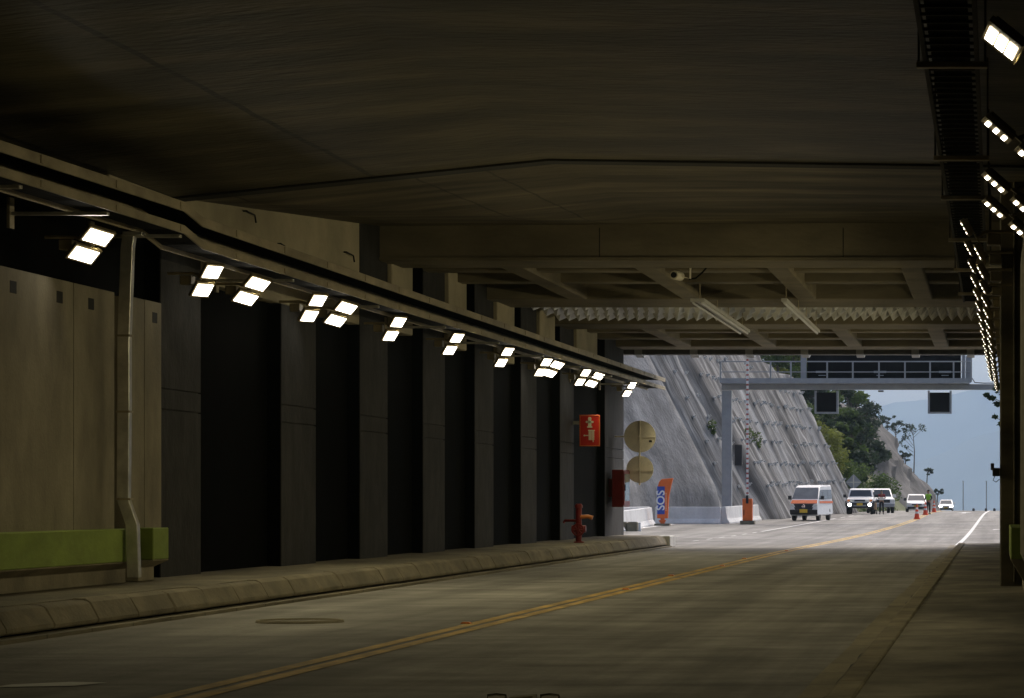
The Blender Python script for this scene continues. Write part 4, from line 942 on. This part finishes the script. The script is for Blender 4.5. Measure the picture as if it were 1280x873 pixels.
# ---- four-wheel drive car with fog lamps lit
v = thing('four_wheel_drive', 'white four-wheel drive car with lit fog lamps and black bumper in the queue', 'car', (0, 0, 0))
P = [(2.20, .45), (2.24, .80), (2.12, 1.10), (1.0, 1.20), (.62, 1.78), (.35, 1.84), (-1.9, 1.86), (-2.05, 1.75), (-2.15, 1.1), (-2.15, .5), (0, .42)]
hw = lambda z: .90 - max(0, z - 1.1) * .20
shell(P, hw).build('body', M['car'], v, local=True, bevel=.07, seg=3, smooth=True)
seg(P[3], P[4], .12, .9, .76, .66).build('windscreen', M['screen'], v, local=True)
bx(v, 'grille', M['black_pl'], -.36, .36, 2.15, 2.255, .92, 1.04)
for s_ in (-1, 1):
    bx(v, 'headlight', M['lamp'], min(s_ * .40, s_ * .66), max(s_ * .40, s_ * .66), 2.12, 2.25, .91, 1.05); bx(v, 'indicator', M['amber'], min(s_ * .66, s_ * .84), max(s_ * .66, s_ * .84), 2.08, 2.24, .92, 1.06)
    b = MB(); b.lathe((s_ * .68, 2.30, .68), [(.115, 0), (.115, .05)], 16, (0, 1, 0)); b.build('fog_lamp', M['lit'], v, local=True)
    b = MB(); b.box(min(s_ * .86, s_ * .98), max(s_ * .86, s_ * .98), 1.0, 2.15, .55, .98); b.build('wheel_arch', M['black_pl'], v, local=True, bevel=.05); b = MB(); b.box(min(s_ * .86, s_ * .98), max(s_ * .86, s_ * .98), -1.95, -.9, .55, .98); b.build('wheel_arch', M['black_pl'], v, local=True, bevel=.05)
bx(v, 'bumper', M['black_pl'], -.93, .93, 2.10, 2.31, .44, .84, .04); bx(v, 'skid_bar', M['grey'], -.42, .42, 2.30, 2.33, .56, .66); bx(v, 'number_plate', M['plate'], -.20, .20, 2.33, 2.345, .62, .80)
side_win(v, [(.82, 1.22), (.55, 1.68), (-.3, 1.72), (-.3, 1.22)], hw); side_win(v, [(-.42, 1.22), (-.42, 1.72), (-1.8, 1.72), (-1.9, 1.24)], hw)
mirrors(v, 1.08, .85, 1.2, M['black_pl']); wheels(v, (1.45, -1.4), .93, .40, .26)
y = 213.; v.location = (-9.72, y, gz(y)); v.rotation_euler = (0, 0, R(180)); v.scale = (1.06, 1.06, 1.0)

# ---- passenger cars
def sedan(label, loc, rz, hatch, paint, lit, L=4.2, W=.83, H=1.46):
    v = thing('car', label, 'car', (0, 0, 0)); f = L / 2
    P = [(f - .05, .28), (f, .52), (f - .12, .74), (f - 1.05, .92), (f - 1.75, H - .06), (f - 2.1, H), (-f + (.75 if hatch else 1.35), H - .02), (-f + (.2 if hatch else .75), .95), (-f + .03, .90), (-f, .35), (0, .22)]
    hw = lambda z: W - max(0, z - .85) * .27
    shell(P, hw).build('body', paint, v, local=True, bevel=.08, seg=3, smooth=True)
    seg(P[3], P[4], .08, .92, .70, .58).build('windscreen', M['screen'], v, local=True)
    bx(v, 'grille', M['black_pl'], -.40, .40, f - .14, f + .015, .56, .66); bx(v, 'bumper', M['black_pl'], -.74, .74, f - .12, f + .02, .27, .44)
    for s_ in (-1, 1):
        b = MB(); b.prism([(s_ * .48, .58), (s_ * .78, .62), (s_ * .80, .76), (s_ * .54, .70)], 1, f - .28, f + .012); b.build('headlight', M['lit'] if lit else M['lamp'], v, local=True)
    bx(v, 'number_plate', M['plate'], -.22, .22, f + .02, f + .03, .44, .55)
    side_win(v, [(f - 1.2, .95), (f - 1.8, H - .12), (f - 2.6, H - .10), (f - 2.6, .95)], hw); side_win(v, [(f - 2.7, .95), (f - 2.7, H - .10), (-f + .9, H - .12), (-f + .65, .96)], hw)
    mirrors(v, W + .10, f - 1.35, .93, M['black_pl'] if not lit else paint); wheels(v, (f - .8, -f + .75), W, .31, .2)
    v.location = loc; v.rotation_euler = (0, 0, rz); return v
sedan('small white hatchback car driving up behind the orange traffic cones', (-6.52, 241, gz(241)), R(180 + 3), True, M['car'], False)
sedan('white car with headlamps on coming over the road crest, last in the queue', (-5.9, 350, gz(350) + .02), R(180), False, M['car'], True, 4.3, .85, 1.45)
# ---- pickup behind the person in red
v = thing('pickup', 'white and teal vehicle standing behind the person in the red shirt', 'pickup', (0, 0, 0))
P = [(2.3, .45), (2.34, .78), (2.24, 1.02), (1.05, 1.14), (.5, 1.70), (.2, 1.76), (-1.0, 1.74), (-1.2, 1.15), (-2.4, 1.12), (-2.45, .5), (0, .42)]
hw = lambda z: .88 - max(0, z - 1.0) * .22
shell(P, hw).build('body', M['car'], v, local=True, bevel=.07, seg=3, smooth=True)
seg(P[3], P[4], .08, .92, .74, .62).build('windscreen', M['screen'], v, local=True)
bx(v, 'grille', M['black_pl'], -.5, .5, 2.22, 2.36, .74, .96); bx(v, 'bumper', M['grey'], -.86, .86, 2.22, 2.40, .44, .68, .03)
for s_ in (-1, 1): bx(v, 'headlight', M['lamp'], min(s_ * .55, s_ * .84), max(s_ * .55, s_ * .84), 2.18, 2.35, .78, .95)
b = MB()
for s_ in (-1, 1): b.box(s_ * .885 - .006, s_ * .885 + .006, -2.3, 1.9, .55, 1.0)
b.build('teal_side', M['teal'], v, local=True)
side_win(v, [(.9, 1.17), (.45, 1.62), (-.9, 1.64), (-1.0, 1.17)], hw); mirrors(v, .98, .9, 1.12, M['whitep']); wheels(v, (1.5, -1.45), .89, .37, .24)
y = 224.; v.location = (-8.78, y, gz(y)); v.rotation_euler = (0, 0, R(180 + 8)); v.scale = (1., 1., 1.06)

# ------------------------------------------------------------------ people
def skin(name, parent, verts, edges, rad, m, root=0, sub=1):
    me = bpy.data.meshes.new(name); me.from_pydata(verts, edges, []); o = bpy.data.objects.new(name, me); COL.objects.link(o); o.parent = parent
    md = o.modifiers.new('skin', 'SKIN'); md.use_smooth_shade = True
    for i, s_ in enumerate(me.skin_vertices[0].data):
        r_ = rad[i]; s_.radius = r_ if isinstance(r_, tuple) else (r_, r_); s_.use_root = (i == root)
    sb = o.modifiers.new('smooth', 'SUBSURF'); sb.levels = sub; sb.render_levels = sub
    me.materials.append(m); return o
def person(label, loc, rz, pose, top, sleeves, hat):
    t = thing('person', label, 'person', (0, 0, 0))
    V = []; E = []; Rd = []
    def add(p, r_, frm=None):
        V.append(p); Rd.append(r_)
        if frm is not None: E.append((frm, len(V) - 1))
        return len(V) - 1
    pel = add((0, 0, .95), (.15, .11)); wa = add((0, 0, 1.10), (.13, .10), pel); ch = add((0, 0, 1.30), (.16, .115), wa); nk0 = add((0, .0, 1.44), (.075, .065), ch)
    nk = add((0, .01, 1.50), .055, nk0); hd = add((0, .02, 1.58), (.075, .09), nk); hd2 = add((0, .015, 1.66), (.08, .095), hd); add((0, .0, 1.72), (.055, .065), hd2)
    add((0, .115, 1.585), .014, hd)
    legs = {}
    for s_ in (-1, 1):
        hp = add((s_ * .09, 0, .88), .095, pel); kn = add((s_ * .11, .02 + pose['knee'] * (s_ > 0), .48), .062, hp); an = add((s_ * .12, -.02, .09), .042, kn); ft = add((s_ * .135, .14, .035), .035, an)
        sh = add((s_ * .19, 0, 1.40), .062, ch); el = add(pose['elbow'][s_], .043, sh); wr = add(pose['wrist'][s_], .03, el)
        d = (Vector(pose['wrist'][s_]) - Vector(pose['elbow'][s_])).normalized(); h = Vector(pose['wrist'][s_]) + d * .07; pm = add(tuple(h), (.038, .018), wr)
        side = d.cross(Vector((1, 0, 0))).normalized() if abs(d.x) < .8 else Vector((0, 1, 0))
        for k in range(4):
            f1 = add(tuple(h + d * .05 + side * (k - 1.5) * .02), .010, pm); add(tuple(h + d * (.085 + .01 * (k in (1, 2))) + side * (k - 1.5) * .021 + Vector((0, .0, -.012))), .008, f1)
        th = add(tuple(h - d * .03 + side * .05), .011, pm); add(tuple(h + d * .01 + side * .068), .009, th)
        legs[s_] = (V[hp], V[kn], V[an], V[sh], V[el])
    skin('body', t, V, E, Rd, M['skin'])
    k = legs
    skin('top', t, [(0, 0, .93), (0, 0, 1.10), (0, 0, 1.30), (0, 0, 1.43), k[-1][3], k[1][3], tuple(Vector(k[-1][3]).lerp(Vector(k[-1][4]), .55)), tuple(Vector(k[1][3]).lerp(Vector(k[1][4]), .55))],
         [(0, 1), (1, 2), (2, 3), (2, 4), (2, 5), (4, 6), (5, 7)], [(.165, .125), (.15, .118), (.178, .13), (.085, .08), .075, .075, .062, .062], top)
    if sleeves:
        for s_ in (-1, 1): skin('sleeve', t, [k[s_][3], k[s_][4], tuple(Vector(k[s_][4]).lerp(Vector(pose['wrist'][s_]), .9))], [(0, 1), (1, 2)], [.07, .055, .042], sleeves)
    skin('trousers', t, [(0, 0, .98), (0, 0, .90), k[-1][0], k[-1][1], k[-1][2], k[1][0], k[1][1], k[1][2]], [(0, 1), (1, 2), (2, 3), (3, 4), (1, 5), (5, 6), (6, 7)], [(.16, .12), (.155, .12), .105, .075, .06, .105, .075, .06], M['navy'])
    for s_ in (-1, 1):
        a = k[s_][2]; b = MB(); b.lathe((a[0], a[1] - .05, .045), [(.045, 0), (.055, .06), (.052, .16), (.03, .24)], 10, (.07 * s_, 1, -.02)); b.build('shoe', M['black_pl'], t, local=True, smooth=True)
    b = MB(); c = Vector((0, -.012, 1.655))
    b.loft([[c + Vector((math.cos(a) * .098 * math.cos(e), math.sin(a) * .115 * math.cos(e), .105 * math.sin(e) + .01)) for a in [2 * math.pi * q / 14 for q in range(14)]] for e in (-.1, .3, .7, 1.1, 1.5)])
    if hat: b.box(-.07, .07, .09, .19, 1.655, 1.672)
    b.build('cap' if hat else 'hair', M['hair'], t, local=True, smooth=True)
    for s_ in (-1, 1):
        b = MB(); b.lathe((s_ * .032, .098, 1.625), [(.012, 0), (.008, .012)], 8, (0, 1, 0)); b.build('eye', M['hair'], t, local=True)
    t.location = loc; t.rotation_euler = (0, 0, rz); return t
person('person in dark red shirt and dark trousers holding pale papers beside the white queue', (-8.22, 212.2, gz(212.2)), R(180),
       {'knee': .03, 'elbow': {-1: (-.27, .02, 1.14), 1: (.27, .02, 1.14)}, 'wrist': {-1: (-.12, .24, 1.12), 1: (.12, .24, 1.10)}}, M['shirt'], None, False)
b = MB(); b.obox((-8.22, 211.85, gz(212) + 1.12), (1, 0, 0), (0, .5, .86), (0, .86, -.5), .16, .13, .008); tag(b.build('papers', M['paper']), 'pale sheaf of papers held by the person in red', 'papers')
person('person in green high visibility vest and dark cap standing by the orange cones', (-4.85, 212, gz(212)), R(180 - 35),
       {'knee': .02, 'elbow': {-1: (-.28, -.03, 1.14), 1: (.28, -.03, 1.14)}, 'wrist': {-1: (-.22, .16, .98), 1: (.24, .14, 1.0)}}, M['vest'], M['sleeve'], True)
t = thing('tan_crate', 'tan box strapped on a trolley beside the person in the red shirt', 'box', (-8.75, 211.6, gz(211.6)))
z = gz(211.6); b = MB(); b.box(-8.95, -8.55, 211.4, 211.8, z + .32, z + .82); b.build('box', M['tan'], t, bevel=.02)
b = MB(); b.box(-8.97, -8.53, 211.38, 211.82, z + .26, z + .315); b.tube([(-8.93, 211.85, z + .1), (-8.93, 211.85, z + 1.15), (-8.57, 211.85, z + 1.15), (-8.57, 211.85, z + .1)], .02, 6); b.build('frame', M['black_pl'], t)
for s_ in (-.2, .2):
    b = MB(); b.lathe((-8.75 + s_ - .03, 211.6, z + .13), [(.13, 0), (.13, .06)], 14, (1, 0, 0)); b.build('wheel', M['tyre'], t)

# ------------------------------------------------------------------ air, sky, sun
b = MB(); b.box(-5200, 5200, -140, 11200, -98, 520); hz = b.build('haze', M['black'], origin=(0, 0, -98)); hz['kind'] = 'stuff'
hm = bpy.data.materials.new('hazy air'); hm.use_nodes = True; N = hm.node_tree.nodes; N.clear()
ov = N.new('ShaderNodeOutputMaterial'); pv = N.new('ShaderNodeVolumePrincipled'); hm.node_tree.links.new(pv.outputs[0], ov.inputs['Volume'])
pv.inputs['Color'].default_value = (.60, .78, 1, 1); pv.inputs['Density']  .default_value = .00014; pv.inputs['Anisotropy'].default_value = 0.
hz.data.materials.clear(); hz.data.materials.append(hm)

w = bpy.data.worlds.new('World'); S.world = w; w.use_nodes = True
N, L = w.node_tree.nodes, w.node_tree.links
sky = N.new('ShaderNodeTexSky'); sky.sky_type = 'NISHITA'; sky.sun_disc = False
EL, AZ = 50, 20
sky.sun_elevation = R(EL); sky.sun_rotation = R(AZ); sky.air_density = .75; sky.dust_density = 6.0; sky.ozone_density = .6
L.new(sky.outputs[0], N['Background'].inputs['Color']); N['Background'].inputs['Strength'].default_value = .15
sl = bpy.data.lights.new('sun', 'SUN'); so = bpy.data.objects.new('sun', sl); COL.objects.link(so)
sl.energy = .55; sl.angle = R(25); sl.color = (.98, .99, 1)
sv = Vector((math.sin(R(AZ)) * math.cos(R(EL)), math.cos(R(AZ)) * math.cos(R(EL)), math.sin(R(EL))))
so.rotation_euler = sv.to_track_quat('Z', 'Y').to_euler(); so.location = sv * 60

vs = S.view_settings; vs.view_transform = 'Standard'; vs.look = 'None'; vs.exposure = .5; vs.gamma = 1; vs.use_curve_mapping = False
S.display_settings.display_device = 'sRGB'
S.cycles.use_denoising = True; S.cycles.max_bounces = 8; S.cycles.diffuse_bounces = 5; S.cycles.volume_bounces = 2; S.cycles.sample_clamp_indirect = 4; S.cycles.use_light_tree = True
